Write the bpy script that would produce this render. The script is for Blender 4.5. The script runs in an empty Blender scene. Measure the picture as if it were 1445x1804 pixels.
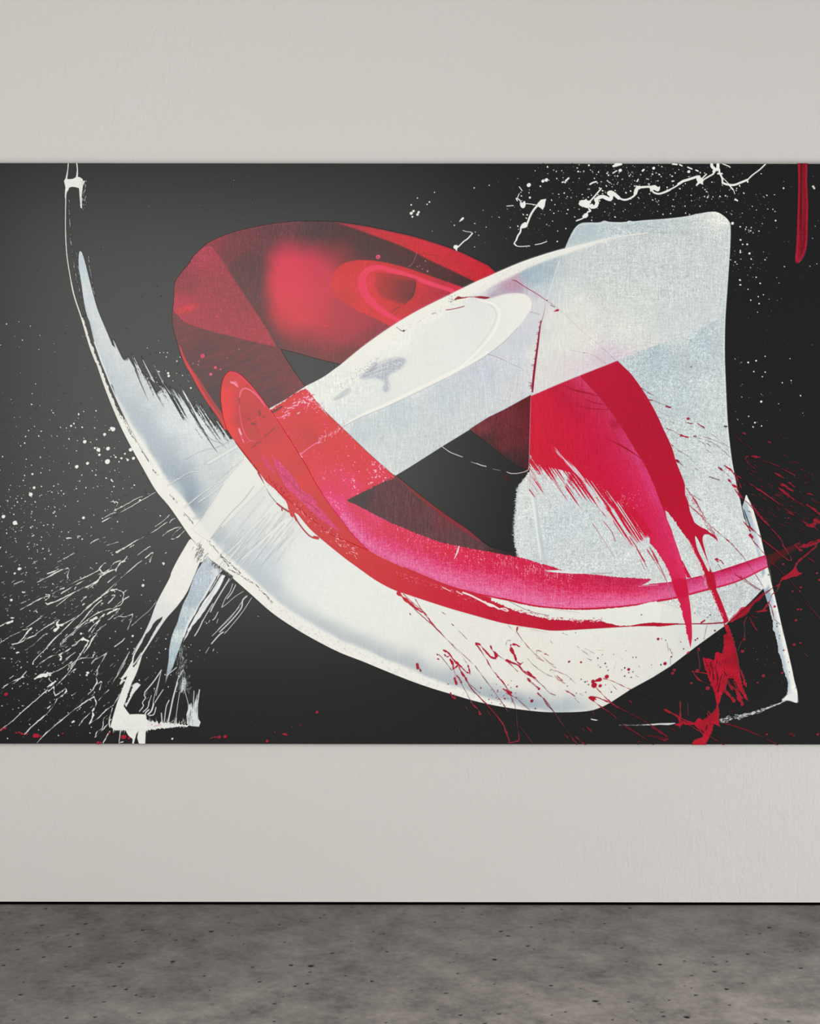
import bpy, math, random
import numpy as np
from mathutils import Vector

SC = bpy.context.scene
COL = SC.collection
PPM = 445.5            # photograph pixels per metre on the face of the painting
CAM_D = 5.05           # camera to painting face
CAM_Z = 1.563
FACE = 0.03
LIT = np.array((1.0, .985, .965))   # brightness of a white diffuse surface on the wall under the lamps
def wx(px): return (px - 722.5) / PPM
def wz(py): return CAM_Z - (py - 902.0) / PPM

# ------------------------------------------------------------------ materials
def new_mat(name):
    m = bpy.data.materials.new(name); m.use_nodes = True
    nt = m.node_tree
    return m, nt, nt.nodes, nt.links, nt.nodes['Principled BSDF']

def node(nd, kind, **kw):
    n = nd.new(kind)
    for k, v in kw.items(): setattr(n, k, v)
    return n

def lin(c):
    c = np.asarray(c, dtype=np.float64) / 255.0
    return np.where(c <= 0.04045, c / 12.92, ((c + 0.055) / 1.055) ** 2.4)

SPEC = 0.265; ROUGH = 0.27

def mat_wall():
    m, nt, nd, lk, b = new_mat('painted plaster')
    tc = node(nd, 'ShaderNodeTexCoord')
    n1 = node(nd, 'ShaderNodeTexNoise'); n1.inputs['Scale'].default_value = 1; n1.inputs['Detail'].default_value = 4; n1.inputs['Distortion'].default_value = .9
    mp = node(nd, 'ShaderNodeMapping'); mp.inputs['Scale'].default_value = (46, 46, 17)
    n2 = node(nd, 'ShaderNodeTexNoise'); n2.inputs['Scale'].default_value = 1.3; n2.inputs['Detail'].default_value = 3
    cr = node(nd, 'ShaderNodeMix', data_type='RGBA')
    cr.inputs['A'].default_value = (*WALL_A, 1); cr.inputs['B'].default_value = (*WALL_B, 1)
    lk.new(tc.outputs['Object'], mp.inputs['Vector']); lk.new(mp.outputs['Vector'], n1.inputs['Vector']); lk.new(tc.outputs['Object'], n2.inputs['Vector'])
    lk.new(n2.outputs['Fac'], cr.inputs['Factor']); lk.new(cr.outputs['Result'], b.inputs['Base Color'])
    bp = node(nd, 'ShaderNodeBump'); bp.inputs['Distance'].default_value = 0.006
    sr = node(nd, 'ShaderNodeMapRange'); sr.inputs['From Min'].default_value = .42; sr.inputs['From Max'].default_value = .62; sr.inputs['To Min'].default_value = .12; sr.inputs['To Max'].default_value = .75
    lk.new(n2.outputs['Fac'], sr.inputs['Value']); lk.new(sr.outputs['Result'], bp.inputs['Strength'])
    lk.new(n1.outputs['Fac'], bp.inputs['Height']); lk.new(bp.outputs['Normal'], b.inputs['Normal'])
    b.inputs['Roughness'].default_value = 0.9; b.inputs['Specular IOR Level'].default_value = 0.15
    return m
WALL_A = tuple(lin((203, 199.5, 195))); WALL_B = tuple(lin((208, 206, 203)))

def mat_plain(name, col, rough=0.5, spec=0.3):
    m, nt, nd, lk, b = new_mat(name)
    b.inputs['Base Color'].default_value = (*col, 1)
    b.inputs['Roughness'].default_value = rough; b.inputs['Specular IOR Level'].default_value = spec
    return m

def box(name, x0, x1, y0, y1, z0, z1, m, parent=None):
    v = [(x, y, z) for x in (x0, x1) for y in (y0, y1) for z in (z0, z1)]
    f = [(0,1,3,2),(4,6,7,5),(0,4,5,1),(2,3,7,6),(0,2,6,4),(1,5,7,3)]
    me = bpy.data.meshes.new(name); me.from_pydata(v, [], f); me.update(); me.materials.append(m)
    o = bpy.data.objects.new(name, me); COL.objects.link(o); o.parent = parent
    return o

# ------------------------------------------------------------------ lights
def area(name, loc, target, sx, sy, rad, col=(1, 1, 1)):
    l = bpy.data.lights.new(name, 'AREA'); l.shape = 'RECTANGLE'; l.size = sx; l.size_y = sy
    l.energy = rad * math.pi * sx * sy; l.color = col
    o = bpy.data.objects.new(name, l); COL.objects.link(o); o.location = loc
    o.rotation_euler = (Vector(target) - Vector(loc)).to_track_quat('-Z', 'Y').to_euler()
    return o
w = bpy.data.worlds.new('world'); SC.world = w; w.use_nodes = True
w.node_tree.nodes['Background'].inputs['Color'].default_value = (1, 0.985, 0.965, 1)
w.node_tree.nodes['Background'].inputs['Strength'].default_value = 0.24
area('window_key', (-1.5, -CAM_D - 0.3, 2.42), (0, 0, 1.5), 3.6, 3.2, 4.4, (1, .985, .965))
area('fill_right', (6.2, -3.4, 0.7), (1.6, 0, 0.7), 3, 2.0, 13.5, (.975, .985, 1))  # unseen fill light, added to brighten the wall from the right
area('fill_left', (-8.0, -4.0, 0.5), (-0.5, 0, 0.4), 4, 1.4, 8.0, (1, .98, .95))  # weaker fill added on the far left to lift the wall
tl = area('floor_fill', (1.7, -3.6, 4.3), (1.7, -3.25, 0), 5.0, 0.4, 24.0, (1, .98, .96)); tl.data.spread = math.radians(75)  # overhead strip added to brighten the floor away from the wall
SC.view_settings.view_transform = 'Standard'; SC.view_settings.look = 'None'
SC.view_settings.gamma = 1; SC.view_settings.exposure = 0.12
# ================================================================== the room
def mat_floor():
    m, nt, nd, lk, b = new_mat('polished concrete')
    tc = node(nd, 'ShaderNodeTexCoord')
    def noise(scale, detail, rough=.55, sx=1.0):
        mp = node(nd, 'ShaderNodeMapping'); mp.inputs['Scale'].default_value = (scale * sx, scale, scale)
        n = node(nd, 'ShaderNodeTexNoise'); n.inputs['Scale'].default_value = 1; n.inputs['Detail'].default_value = detail; n.inputs['Roughness'].default_value = rough
        lk.new(tc.outputs['Object'], mp.inputs['Vector']); lk.new(mp.outputs['Vector'], n.inputs['Vector']); return n.outputs['Fac']
    def math_(op, a, b_=None, v=None):
        q = node(nd, 'ShaderNodeMath', operation=op); q.use_clamp = False
        lk.new(a, q.inputs[0])
        if b_ is not None: lk.new(b_, q.inputs[1])
        elif v is not None: q.inputs[1].default_value = v
        return q.outputs[0]
    big = noise(1.3, 4); mid = noise(6.0, 5, .6); fine = noise(34, 6, .72)
    s = math_('ADD', math_('MULTIPLY', big, v=.7), math_('MULTIPLY', mid, v=1.15)); s = math_('ADD', s, math_('MULTIPLY', fine, v=.9))
    cr = node(nd, 'ShaderNodeValToRGB'); e = cr.color_ramp.elements
    e[0].position = 1.06 / 2; e[0].color = (*lin((84, 80.5, 77.5)), 1); e[1].position = 1.66 / 2; e[1].color = (*lin((131, 126.5, 122.5)), 1)
    hlf = math_('MULTIPLY', s, v=.5); lk.new(hlf, cr.inputs['Fac'])
    # dark pits: those of the visible floor sit in the mesh, the rest of the hall gets scattered ones
    at = node(nd, 'ShaderNodeVertexColor'); at.layer_name = 'wear'; sa = node(nd, 'ShaderNodeSeparateColor'); lk.new(at.outputs['Color'], sa.inputs['Color'])
    vo = node(nd, 'ShaderNodeTexVoronoi'); vo.inputs['Scale'].default_value = 6; vo.voronoi_dimensions = '2D'; lk.new(tc.outputs['Object'], vo.inputs['Vector'])
    sp = node(nd, 'ShaderNodeSeparateColor'); lk.new(vo.outputs['Color'], sp.inputs['Color'])
    rad = math_('MULTIPLY', math_('SUBTRACT', sp.outputs[0], v=.55), v=.1); far = math_('GREATER_THAN', math_('SUBTRACT', rad, vo.outputs['Distance']), v=0.0)
    kk = math_('MULTIPLY', math_('MAXIMUM', math_('MULTIPLY', far, sa.outputs[1]), sa.outputs[0]), v=.97)
    mx = node(nd, 'ShaderNodeMix', data_type='RGBA'); mx.inputs['B'].default_value = (.003, .003, .003, 1)
    lk.new(kk, mx.inputs['Factor']); lk.new(cr.outputs['Color'], mx.inputs['A']); prev = mx.outputs['Result']
    lk.new(prev, b.inputs['Base Color'])
    b.inputs['Roughness'].default_value = 0.62; b.inputs['Specular IOR Level'].default_value = 0.18
    bp = node(nd, 'ShaderNodeBump'); bp.inputs['Strength'].default_value = 0.08; bp.inputs['Distance'].default_value = 0.003
    lk.new(fine, bp.inputs['Height']); lk.new(bp.outputs['Normal'], b.inputs['Normal'])
    return m

GAP = 0.0115
wall = box('wall_back', -7, 7, 0, 0.2, GAP, 4.6, mat_wall()); wall['kind'] = 'structure'; wall['label'] = 'off-white plaster wall behind the painting'; wall['category'] = 'wall'
gap_shade = box('shade_strip_1', -7, 7, 0.003, 0.2, 0, GAP, mat_plain('black strip for gap shade', (.0008, .0008, .0008), 1.0, 0.0)); gap_shade['kind'] = 'structure'; gap_shade['label'] = 'black strip for gap shade between wall and floor'; gap_shade['category'] = 'trim'  # near-flush black strip stands in for the shade inside the gap

def px_floor(px, py):                      # point of the floor seen at a photograph pixel
    d = PPM * CAM_D * CAM_Z / (py - 902.0); return (px - 722.5) * d / (PPM * CAM_D), d - CAM_D - FACE, d / (PPM * CAM_D)
PITS = ((0, 3.0104, ((50,145,2.1), (245,123,3.5), (225,211,3.5), (457,204,3.5), (142,252,2.1), (68,262,2.1), (20,258,1.5), (257,273,2.1), (360,265,2.8), (415,258,3.5), (550,266,2.1), (760,237,2.8), (765,158,1.5), (1158,166,2.1), (1215,198,2.8), (1123,243,4.6), (902,261,2.1), (935,291,2.8), (1030,288,2.1), (1233,267,2.1), (1268,265,1.5), (373,324,3.5), (97,340,3.5), (58,316,1.5), (723,298,2.1), (235,380,3.5), (130,395,1.5), (583,410,2.8), (653,413,2.8), (637,430,3.5), (353,430,2.8), (22,424,3.5), (160,423,1.5), (835,377,1.5), (995,374,1.5), (920,402,4.6), (915,412,2.1), (870,432,1.5), (1343,432,2.8), (1087,479,2.8), (1380,509,3.5), (128,513,2.1), (392,533,3.5), (318,542,1.5), (610,533,3.5), (578,538,2.1), (672,550,3.5), (1115,554,2.1), (1022,549,1.5), (112,579,3.5), (82,607,2.1), (725,581,2.8), (750,590,2.1), (817,589,2.1), (553,618,2.8), (1130,631,1.5), (742,675,3.5), (357,702,3.5), (507,697,3.5), (75,713,2.8), (1233,674,2.1), (1335,678,2.1), (690,695,1.5), (1295,310,2.1))), (480, 3.0104, ((420,115,2.1), (1013,119,2.8), (1010,139,2.1), (278,156,2.1), (255,172,2.1), (153,190,2.1), (155,177,1.5), (38,208,2.8), (863,193,2.8), (700,150,2.1), (1115,152,2.1), (1375,218,2.8), (1425,202,2.1), (595,256,2.1), (537,243,2.1), (1212,241,3.5), (1252,265,3.5), (1000,287,2.1), (68,300,2.8), (142,313,1.5), (420,295,2.1), (1357,318,3.5), (610,350,2.8), (582,330,1.5), (320,358,3.5), (1390,336,2.1), (1440,285,2.1), (980,360,2.1), (102,421,4.1), (207,425,5.6), (200,458,2.8), (187,519,3.5), (122,532,3.5), (390,478,2.1), (530,506,3.5), (502,435,1.5), (965,403,2.1), (943,408,1.5), (985,464,2.8), (1182,390,4.6), (742,553,2.1), (787,545,2.1), (870,544,2.1), (923,569,3.5), (1068,532,1.5), (1180,521,2.1), (1355,573,2.1), (13,626,3.5), (60,590,1.5), (880,656,2.1), (1000,685,3.5), (1204,679,3.5), (1122,662,1.5), (392,704,2.1), (605,725,2.8), (1130,730,3.5), (13,719,2.8), (855,706,1.5), (1000,732,2.1))), (960, 2.979, ((448,115,3.5), (90,126,2.1), (90,119,1.5), (175,144,1.5), (300,113,2.1), (316,197,2.8), (150,243,2.1), (58,178,2.1), (0,282,2.1), (1180,218,3.5), (1130,250,2.8), (1060,255,2.1), (1345,245,2.8), (1385,257,2.1), (795,227,2.1), (965,150,1.5), (318,302,1.5), (405,325,2.8), (430,397,2.8), (605,411,4.1), (1067,356,3.5), (883,372,2.8), (957,395,2.8), (900,413,2.1), (835,404,2.1), (735,394,2.8), (892,448,3.5), (772,469,2.8), (1345,430,3.5), (1343,342,2.1), (1155,347,2.1), (90,429,2.1), (35,522,3.5), (188,538,2.1), (735,525,2.1), (772,534,2.1), (880,522,1.5), (957,540,4), (1043,509,2.8), (795,571,3.5), (268,603,5.6), (287,618,2.8), (443,608,2.8), (540,621,2.1), (655,598,2.8), (463,642,2.1), (973,624,2.8), (110,660,2.8), (617,661,2.8), (626,682,3.5), (748,687,5.6), (38,677,2.1), (357,701,2.8), (485,705,2.1), (1162,697,2.8), (1110,722,3.5), (1282,709,3.5), (645,726,2.8))))
def floor_mesh():
    xs = np.arange(-1.72, 1.7201, .0025); ys = np.arange(-1.36, .0301, .0035); nx, ny = len(xs), len(ys)
    X, Y = np.meshgrid(xs, ys); pit = np.zeros(X.shape)
    rg = np.random.default_rng(3)
    for (ox, k, items) in PITS:
        for (cx, cy, hw) in items:
            x, y, m = px_floor(ox + cx / k, 1560 + cy / k); r = hw * m
            c0, c1 = np.searchsorted(xs, (x - 2 * r - .006, x + 2 * r + .006)); r0, r1 = np.searchsorted(ys, (y - 2 * r - .006, y + 2 * r + .006))
            if c1 <= c0 or r1 <= r0: continue
            th = np.arctan2(Y[r0:r1, c0:c1] - y, X[r0:r1, c0:c1] - x); rr = r * (1 + .07 * np.sin(2 * th + rg.uniform(0, 6)) + .04 * np.sin(3 * th + rg.uniform(0, 6)))
            d = np.hypot(X[r0:r1, c0:c1] - x, Y[r0:r1, c0:c1] - y)
            pit[r0:r1, c0:c1] = np.maximum(pit[r0:r1, c0:c1], np.clip((rr - d) / .003 + .6, 0, 1) * min(1, .5 + hw / 5))
    Z = -.004 * pit
    co = np.stack([X, Y, Z], -1).reshape(-1, 3); wear = np.zeros((len(co), 4)); wear[:, 0] = pit.ravel(); wear[:, 3] = 1
    i = (np.arange(ny - 1)[:, None] * nx + np.arange(nx - 1)[None, :]).ravel(); F = np.stack([i, i + 1, i + nx + 1, i + nx], 1)
    x0, x1, y0, y1 = xs[0], xs[-1], ys[0], ys[-1]; E = []; q = []
    for (a, b_, c, d_) in ((-7, x0, -9, .2), (x1, 7, -9, .2), (x0, x1, -9, y0), (x0, x1, y1, .2)):
        n = len(co) + len(E); E += [(a, c, 0), (b_, c, 0), (b_, d_, 0), (a, d_, 0)]; q.append((n, n + 1, n + 2, n + 3))
    n = len(co) + len(E); E += [(-7, -9, -.15), (7, -9, -.15), (7, .2, -.15), (-7, .2, -.15)]; q.append((n + 3, n + 2, n + 1, n))
    co = np.concatenate([co, np.array(E)]); wear = np.concatenate([wear, np.tile([0, 1, 0, 1], (len(E), 1))]); F = np.concatenate([F, np.array(q)]).astype(np.int32)
    me = bpy.data.meshes.new('floor'); me.vertices.add(len(co)); me.vertices.foreach_set('co', co.astype(np.float32).ravel())
    me.loops.add(F.size); me.loops.foreach_set('vertex_index', F.ravel()); me.polygons.add(len(F))
    me.polygons.foreach_set('loop_start', np.arange(0, F.size, 4, dtype=np.int32)); me.polygons.foreach_set('loop_total', np.full(len(F), 4, np.int32)); me.update(calc_edges=True)
    ca = me.color_attributes.new('wear', 'FLOAT_COLOR', 'POINT'); ca.data.foreach_set('color', wear.astype(np.float32).ravel())
    me.materials.append(mat_floor()); o = bpy.data.objects.new('floor', me); COL.objects.link(o); return o
flo = floor_mesh(); flo['kind'] = 'structure'; flo['label'] = 'dark grey mottled concrete floor with small pits'; flo['category'] = 'floor'
SHEEN_DX = SHEEN_DY = 90.0; SHEEN_K = 0.001
SHEEN = np.array([
    [30, 35, 38, 38, 38, 36, 34, 30, 25, 19, 13, 10, 8, 7, 7, 7, 7, 7],
    [41, 50, 54, 55, 54, 52, 49, 44, 36, 25, 16, 11, 9, 7, 7, 7, 7, 7],
    [52, 65, 73, 75, 75, 73, 70, 64, 52, 33, 19, 12, 9, 8, 7, 7, 7, 7],
    [56, 72, 81, 84, 85, 84, 81, 74, 60, 38, 21, 13, 10, 8, 7, 7, 7, 7],
    [57, 74, 84, 88, 89, 88, 85, 78, 62, 39, 22, 14, 10, 8, 8, 7, 8, 8],
    [58, 74, 84, 89, 90, 89, 86, 78, 62, 39, 22, 14, 10, 8, 8, 8, 8, 8],
    [56, 72, 82, 86, 87, 86, 83, 76, 59, 37, 21, 13, 10, 8, 8, 8, 9, 9],
    [52, 67, 76, 79, 80, 79, 76, 69, 54, 34, 19, 13, 9, 8, 8, 8, 9, 9],
    [42, 54, 61, 63, 64, 63, 60, 55, 43, 27, 17, 11, 9, 8, 8, 8, 9, 9],
    [27, 34, 38, 40, 40, 40, 38, 34, 28, 19, 13, 10, 9, 8, 8, 8, 9, 9],
    [16, 19, 21, 22, 23, 23, 22, 20, 18, 14, 11, 9, 9, 8, 8, 9, 9, 9],
    [11, 12, 13, 14, 15, 15, 15, 14, 13, 12, 11, 10, 9, 9, 9, 10, 10, 10],
    [10, 11, 13, 13, 14, 14, 15, 14, 13, 12, 11, 10, 10, 10, 10, 10, 10, 10]], float)
# ================================================================== the painted picture, built up layer by layer
# Every brush mark is drawn from its own outline (photograph pixels) and becomes a layer of paint on the canvas.
S = 1.5; YO = 287.0; XO = -80.0
PW = int(1605 * S) + 1; PH = int(1025 * S) + 1
rng = np.random.default_rng(7)
BLACK = np.array([0.0095, 0.0099, 0.0101])

def to_lin(c):
    c = np.clip(c, 0, 255) / 255.0
    return np.where(c <= 0.04045, c / 12.92, ((c + 0.055) / 1.055) ** 2.4)
def to_srgb(l):
    l = np.clip(l, 0, 1)
    return 255 * np.where(l <= 0.0031308, l * 12.92, 1.055 * l ** (1 / 2.4) - 0.055)

def bil(tab, fr, fc):
    r0 = np.clip(np.floor(fr).astype(np.int32), 0, tab.shape[0] - 2); c0 = np.clip(np.floor(fc).astype(np.int32), 0, tab.shape[1] - 2)
    a = np.clip(fr - r0, 0, 1); b = np.clip(fc - c0, 0, 1)
    return (tab[r0, c0] * (1 - a) * (1 - b) + tab[r0 + 1, c0] * a * (1 - b) + tab[r0, c0 + 1] * (1 - a) * b + tab[r0 + 1, c0 + 1] * a * b)

def box1(a, n, ax):
    if n < 2: return a
    p = n // 2
    pad = [(0, 0), (0, 0)]; pad[ax] = (p + 1, n - 1 - p)
    c = np.cumsum(np.pad(a, pad, mode='edge'), axis=ax, dtype=np.float64)
    if ax == 0: return ((c[n:] - c[:-n]) / n).astype(np.float32)
    return ((c[:, n:] - c[:, :-n]) / n).astype(np.float32)
def blur(a, sx, sy=None):          # sigma in photograph pixels
    sy = sx if sy is None else sy
    for s, ax in ((sx, 1), (sy, 0)):
        n = max(1, int(round(s * S * 1.9)))
        for _ in range(3): a = box1(a, n, ax)
    return a
def nrm(a): return ((a - a.mean()) / a.std()).astype(np.float32)
def wn(seed): return np.random.default_rng(seed).standard_normal((PH, PW)).astype(np.float32)

G0 = nrm(blur(wn(1), 0.55)); TV = nrm(blur(wn(2), 0.5, 5)); TH = nrm(blur(wn(3), 5, 0.5)); G1 = nrm(blur(wn(4), 1.3))
WEAVE = nrm(0.62 * G0 + 0.55 * TV + 0.42 * TH + 0.15 * G1)
CLOUD = nrm(blur(wn(5), 9)); CLOUD2 = nrm(blur(wn(6), 28))

def sheen(X, Y):                   # the lamps' broad reflection, taken out again so that the colours are those of the paint
    return SHEEN_K * bil(SHEEN, (Y - 280) / SHEEN_DY, (X - 0) / SHEEN_DX)

class Win:
    def __init__(s, x0, y0, x1, y1):
        s.c0 = max(0, int(math.floor((x0 - XO) * S)) - 2); s.c1 = min(PW, int(math.ceil((x1 - XO) * S)) + 3)
        s.r0 = max(0, int(math.floor((y0 - YO) * S)) - 2); s.r1 = min(PH, int(math.ceil((y1 - YO) * S)) + 3)
        s.ok = s.c1 > s.c0 and s.r1 > s.r0
        s.sl = (slice(s.r0, s.r1), slice(s.c0, s.c1))
    def xy(s):
        return np.meshgrid(np.arange(s.c0, s.c1, dtype=np.float32) / S + XO, np.arange(s.r0, s.r1, dtype=np.float32) / S + YO)

full = Win(XO, YO, XO + 1605, YO + 1025); FX, FY = full.xy()
SHE = sheen(FX, FY).astype(np.float32)
C = to_srgb(BLACK[None, None, :] + SHE[..., None]).astype(np.float32)
A = np.zeros((PH, PW), np.float32); LB = np.zeros((PH, PW), np.uint8)

def cr(pts, n=10, closed=False):
    p = np.array(pts, float)
    if len(p) < 3: return p
    q = np.vstack([p[-1:], p, p[:2]]) if closed else np.vstack([2 * p[0] - p[1], p, 2 * p[-1] - p[-2]])
    out = []; m = len(p) if closed else len(p) - 1
    t = np.linspace(0, 1, n, endpoint=False)[:, None]
    for i in range(m):
        a, b, c, d = q[i], q[i + 1], q[i + 2], q[i + 3]
        out.append(0.5 * (2 * b + (c - a) * t + (2 * a - 5 * b + 4 * c - d) * t * t + (3 * b - a - 3 * c + d) * t ** 3))
    out = np.vstack(out)
    return out if closed else np.vstack([out, p[-1:]])
def z(ox, oy, k, pts): return [(ox + a / k, oy + b / k) for a, b in pts]
def cat(*cs): return np.vstack([np.array(c, float).reshape(-1, 2) for c in cs])
def resamp(c, step):
    c = np.array(c, float); d = np.r_[0, np.cumsum(np.hypot(*np.diff(c, axis=0).T))]
    n = max(2, int(d[-1] / step)); t = np.linspace(0, d[-1], n)
    return np.c_[np.interp(t, d, c[:, 0]), np.interp(t, d, c[:, 1])]
def normals(c):
    t = np.gradient(c, axis=0); t /= np.maximum(1e-6, np.hypot(t[:, 0], t[:, 1]))[:, None]
    return np.c_[-t[:, 1], t[:, 0]], t
def rag(c, amp, step=1.0, sm=2, bias=0.0):      # a ragged, dry-brush version of an edge
    c = resamp(c, step); n, _ = normals(c)
    k = rng.standard_normal(len(c)); k = np.convolve(k, np.ones(sm) / sm ** .5, 'same') * .8
    return c + n * ((k * amp + bias)[:, None])

def polymask(pts):
    p = np.array(pts, float); w = Win(p[:, 0].min(), p[:, 1].min(), p[:, 0].max(), p[:, 1].max())
    if not w.ok: return w, None
    q = np.c_[(p[:, 0] - XO) * S - w.c0, (p[:, 1] - YO) * S - w.r0]; q2 = np.roll(q, -1, 0)
    h, wd = w.r1 - w.r0, w.c1 - w.c0; m = np.zeros((h, wd), np.float32); cols = np.arange(wd, dtype=np.float32)
    y1, y2 = q[:, 1], q2[:, 1]; lo, hi = np.minimum(y1, y2), np.maximum(y1, y2); SUB = 4
    dx = np.where(hi - lo > 1e-9, (q2[:, 0] - q[:, 0]) / np.where(hi - lo > 1e-9, y2 - y1, 1), 0)
    for r in range(h):
        for k in range(SUB):
            y = r + (k + .5) / SUB - .5
            s = (lo <= y) & (hi > y)
            if not s.any(): continue
            xs = np.sort(q[s, 0] + (y - y1[s]) * dx[s])
            for a, b in zip(xs[::2], xs[1::2]):
                i0, i1 = max(0, int(a - 1)), min(wd, int(b + 3))
                if i1 <= i0: continue
                cc = cols[i0:i1]
                m[r, i0:i1] += np.clip(cc - a + .5, 0, 1) - np.clip(cc - b + .5, 0, 1)
    return w, np.clip(m / SUB, 0, 1)

def put(w, m, col, lab, own=0.35):
    sl = w.sl; c = np.asarray(col, np.float32)
    C[sl] += (c - C[sl]) * m[..., None]
    A[sl] = np.maximum(A[sl], m)
    if lab: LB[sl] = np.where((m > own) | ((m > 0.02) & (LB[sl] == 0)), lab, LB[sl])

def paint(pts, col, lab=0, a=1.0, soft=0.0, grain=0.0, clip=None, own=0.35):
    w, m = polymask(pts)
    if m is None: return
    if soft:
        p = np.array(pts); e = soft * 3
        w2 = Win(p[:, 0].min() - e, p[:, 1].min() - e, p[:, 0].max() + e, p[:, 1].max() + e)
        b = np.zeros((w2.r1 - w2.r0, w2.c1 - w2.c0), np.float32)
        b[w.r0 - w2.r0:w.r1 - w2.r0, w.c0 - w2.c0:w.c1 - w2.c0] = m; m = blur(b, soft); w = w2
    X, Y = w.xy()
    if callable(a): m = m * np.clip(a(X, Y, w), 0, 1)
    elif a != 1: m = m * a
    if clip is not None: m = m * clip[w.sl]
    c = col(X, Y, w) if callable(col) else np.broadcast_to(np.array(col, np.float32), X.shape + (3,))
    if grain: c = c + grain * WEAVE[w.sl][..., None]
    put(w, m, c, lab, own)

def maskof(*polys):
    M = np.zeros((PH, PW), np.float32)
    for p in polys:
        w, m = polymask(p); M[w.sl] = np.maximum(M[w.sl], m)
    return M

def coarse(fn, w, st=6):
    h, wd = w.r1 - w.r0, w.c1 - w.c0
    r = np.arange(0, h + st, st); c = np.arange(0, wd + st, st)
    X, Y = np.meshgrid((c + w.c0) / S + XO, (r + w.r0) / S + YO)
    outs = fn(X, Y); rr = (np.arange(h) / st)[:, None] + np.zeros((1, wd)); cc = (np.arange(wd) / st)[None, :] + np.zeros((h, 1))
    return [bil(o, rr, cc).astype(np.float32) for o in outs]
def field(samples, p=3.0):                         # smooth colour field through hand-picked samples
    P = np.array([s[:2] for s in samples], float); K = np.array([s[2] for s in samples], float)
    def f(X, Y, w):
        def g(x, y):
            d = ((x[..., None] - P[:, 0]) ** 2 + (y[..., None] - P[:, 1]) ** 2 + 60) ** (-p / 2)
            d /= d.sum(-1, keepdims=True)
            return [d @ K[:, i] for i in range(3)]
        return np.stack(coarse(g, w), -1)
    return f
def uv(curve, w, st=4):                            # arc length and signed distance to a curve
    c = resamp(curve, 14); a, b = c[:-1], c[1:]; L = np.r_[0, np.cumsum(np.hypot(*(b - a).T))]
    def g(x, y):
        best = np.full(x.shape, 1e9); V = np.zeros(x.shape); U = np.zeros(x.shape)
        for i in range(len(a)):
            d = b[i] - a[i]; l2 = d @ d; t = ((x - a[i, 0]) * d[0] + (y - a[i, 1]) * d[1]) / l2
            tc = np.clip(t, 0, 1); ex = x - a[i, 0] - tc * d[0]; ey = y - a[i, 1] - tc * d[1]; dd = ex * ex + ey * ey
            s = np.sign(d[0] * ey - d[1] * ex); k = dd < best
            best = np.where(k, dd, best); V = np.where(k, s * np.sqrt(dd), V); U = np.where(k, L[i] + tc * (L[i + 1] - L[i]), U)
        return [U, V]
    return coarse(g, w, st)
def ramp(v, stops):
    xs = [s[0] for s in stops]; K = np.array([s[1] for s in stops], float)
    return np.stack([np.interp(v, xs, K[:, i]) for i in range(3)], -1).astype(np.float32)
def sstep(a, b, x):
    t = np.clip((x - a) / (b - a), 0, 1); return t * t * (3 - 2 * t)
STK = np.random.default_rng(11).standard_normal((400, 700)).astype(np.float32)
def streak(u, v, lu, lv, seed=0):                  # brush streaks that run along u
    return bil(STK, (u / lu + 13 * seed) % 398, (v / lv + 29 * seed + 300) % 698)

def seg(x0, y0, r0, x1, y1, r1, col, lab, a=1.0, clip=None):
    R = max(r0, r1) + 1.2
    w = Win(min(x0, x1) - R, min(y0, y1) - R, max(x0, x1) + R, max(y0, y1) + R)
    if not w.ok: return
    X, Y = w.xy(); dx, dy = x1 - x0, y1 - y0; l2 = dx * dx + dy * dy
    t = np.clip(((X - x0) * dx + (Y - y0) * dy) / l2, 0, 1) if l2 > 1e-6 else np.zeros_like(X)
    d = np.hypot(X - x0 - t * dx, Y - y0 - t * dy); r = r0 + (r1 - r0) * t
    m = np.clip((r - d) * S + .5, 0, 1) * np.minimum(1, r * 2.2) * a
    if clip is not None: m = m * clip[w.sl]
    put(w, m.astype(np.float32), col, lab, 0.25)
def line(pts, wid, col, lab, a=1.0, smooth=True, clip=None):   # wid: one width or one per point
    p = np.array(pts, float); ws = np.broadcast_to(np.array(wid, float), (len(p),)) if np.ndim(wid) == 0 or len(wid) == len(p) else np.interp(np.linspace(0, 1, len(p)), np.linspace(0, 1, len(wid)), wid)
    if smooth and len(p) > 2:
        n = 6; q = cr(p, n); ws = np.interp(np.linspace(0, len(p) - 1, len(q)), np.arange(len(p)), ws); p = q
    if lab in (WSPL, RSPL, SPLASH) and len(p) > 1:      # thrown threads of paint thin out and swell
        if len(p) == 2: p = np.array([p[0] + (p[1] - p[0]) * t for t in np.linspace(0, 1, 7)]); ws = np.interp(np.linspace(0, 1, 7), [0, 1], [ws[0], ws[-1]])
        ws = ws * np.clip(1 + .38 * np.convolve(rng.standard_normal(len(p) + 4), np.ones(3) / 1.5, 'same')[2:-2], .3, 1.9)
        p = p + rng.normal(0, .22, p.shape)
    for i in range(len(p) - 1): seg(*p[i], ws[i] / 2, *p[i + 1], ws[i + 1] / 2, col, lab, a, clip)
def dot(x, y, r, col, lab, a=1.0): seg(x, y, r, x + r * .25, y - r * .2, r * .9, col, lab, a)
def lines(k, ox, oy, items, col, lab, a=1.0):      # items: (width, [points in a zoomed crop])
    for it in items: line(z(ox, oy, k, it[1]), it[0] * (.56 if lab == WSPL else .68 if lab == RSPL else 1), it[2] if len(it) > 2 else col, lab, a)
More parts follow.
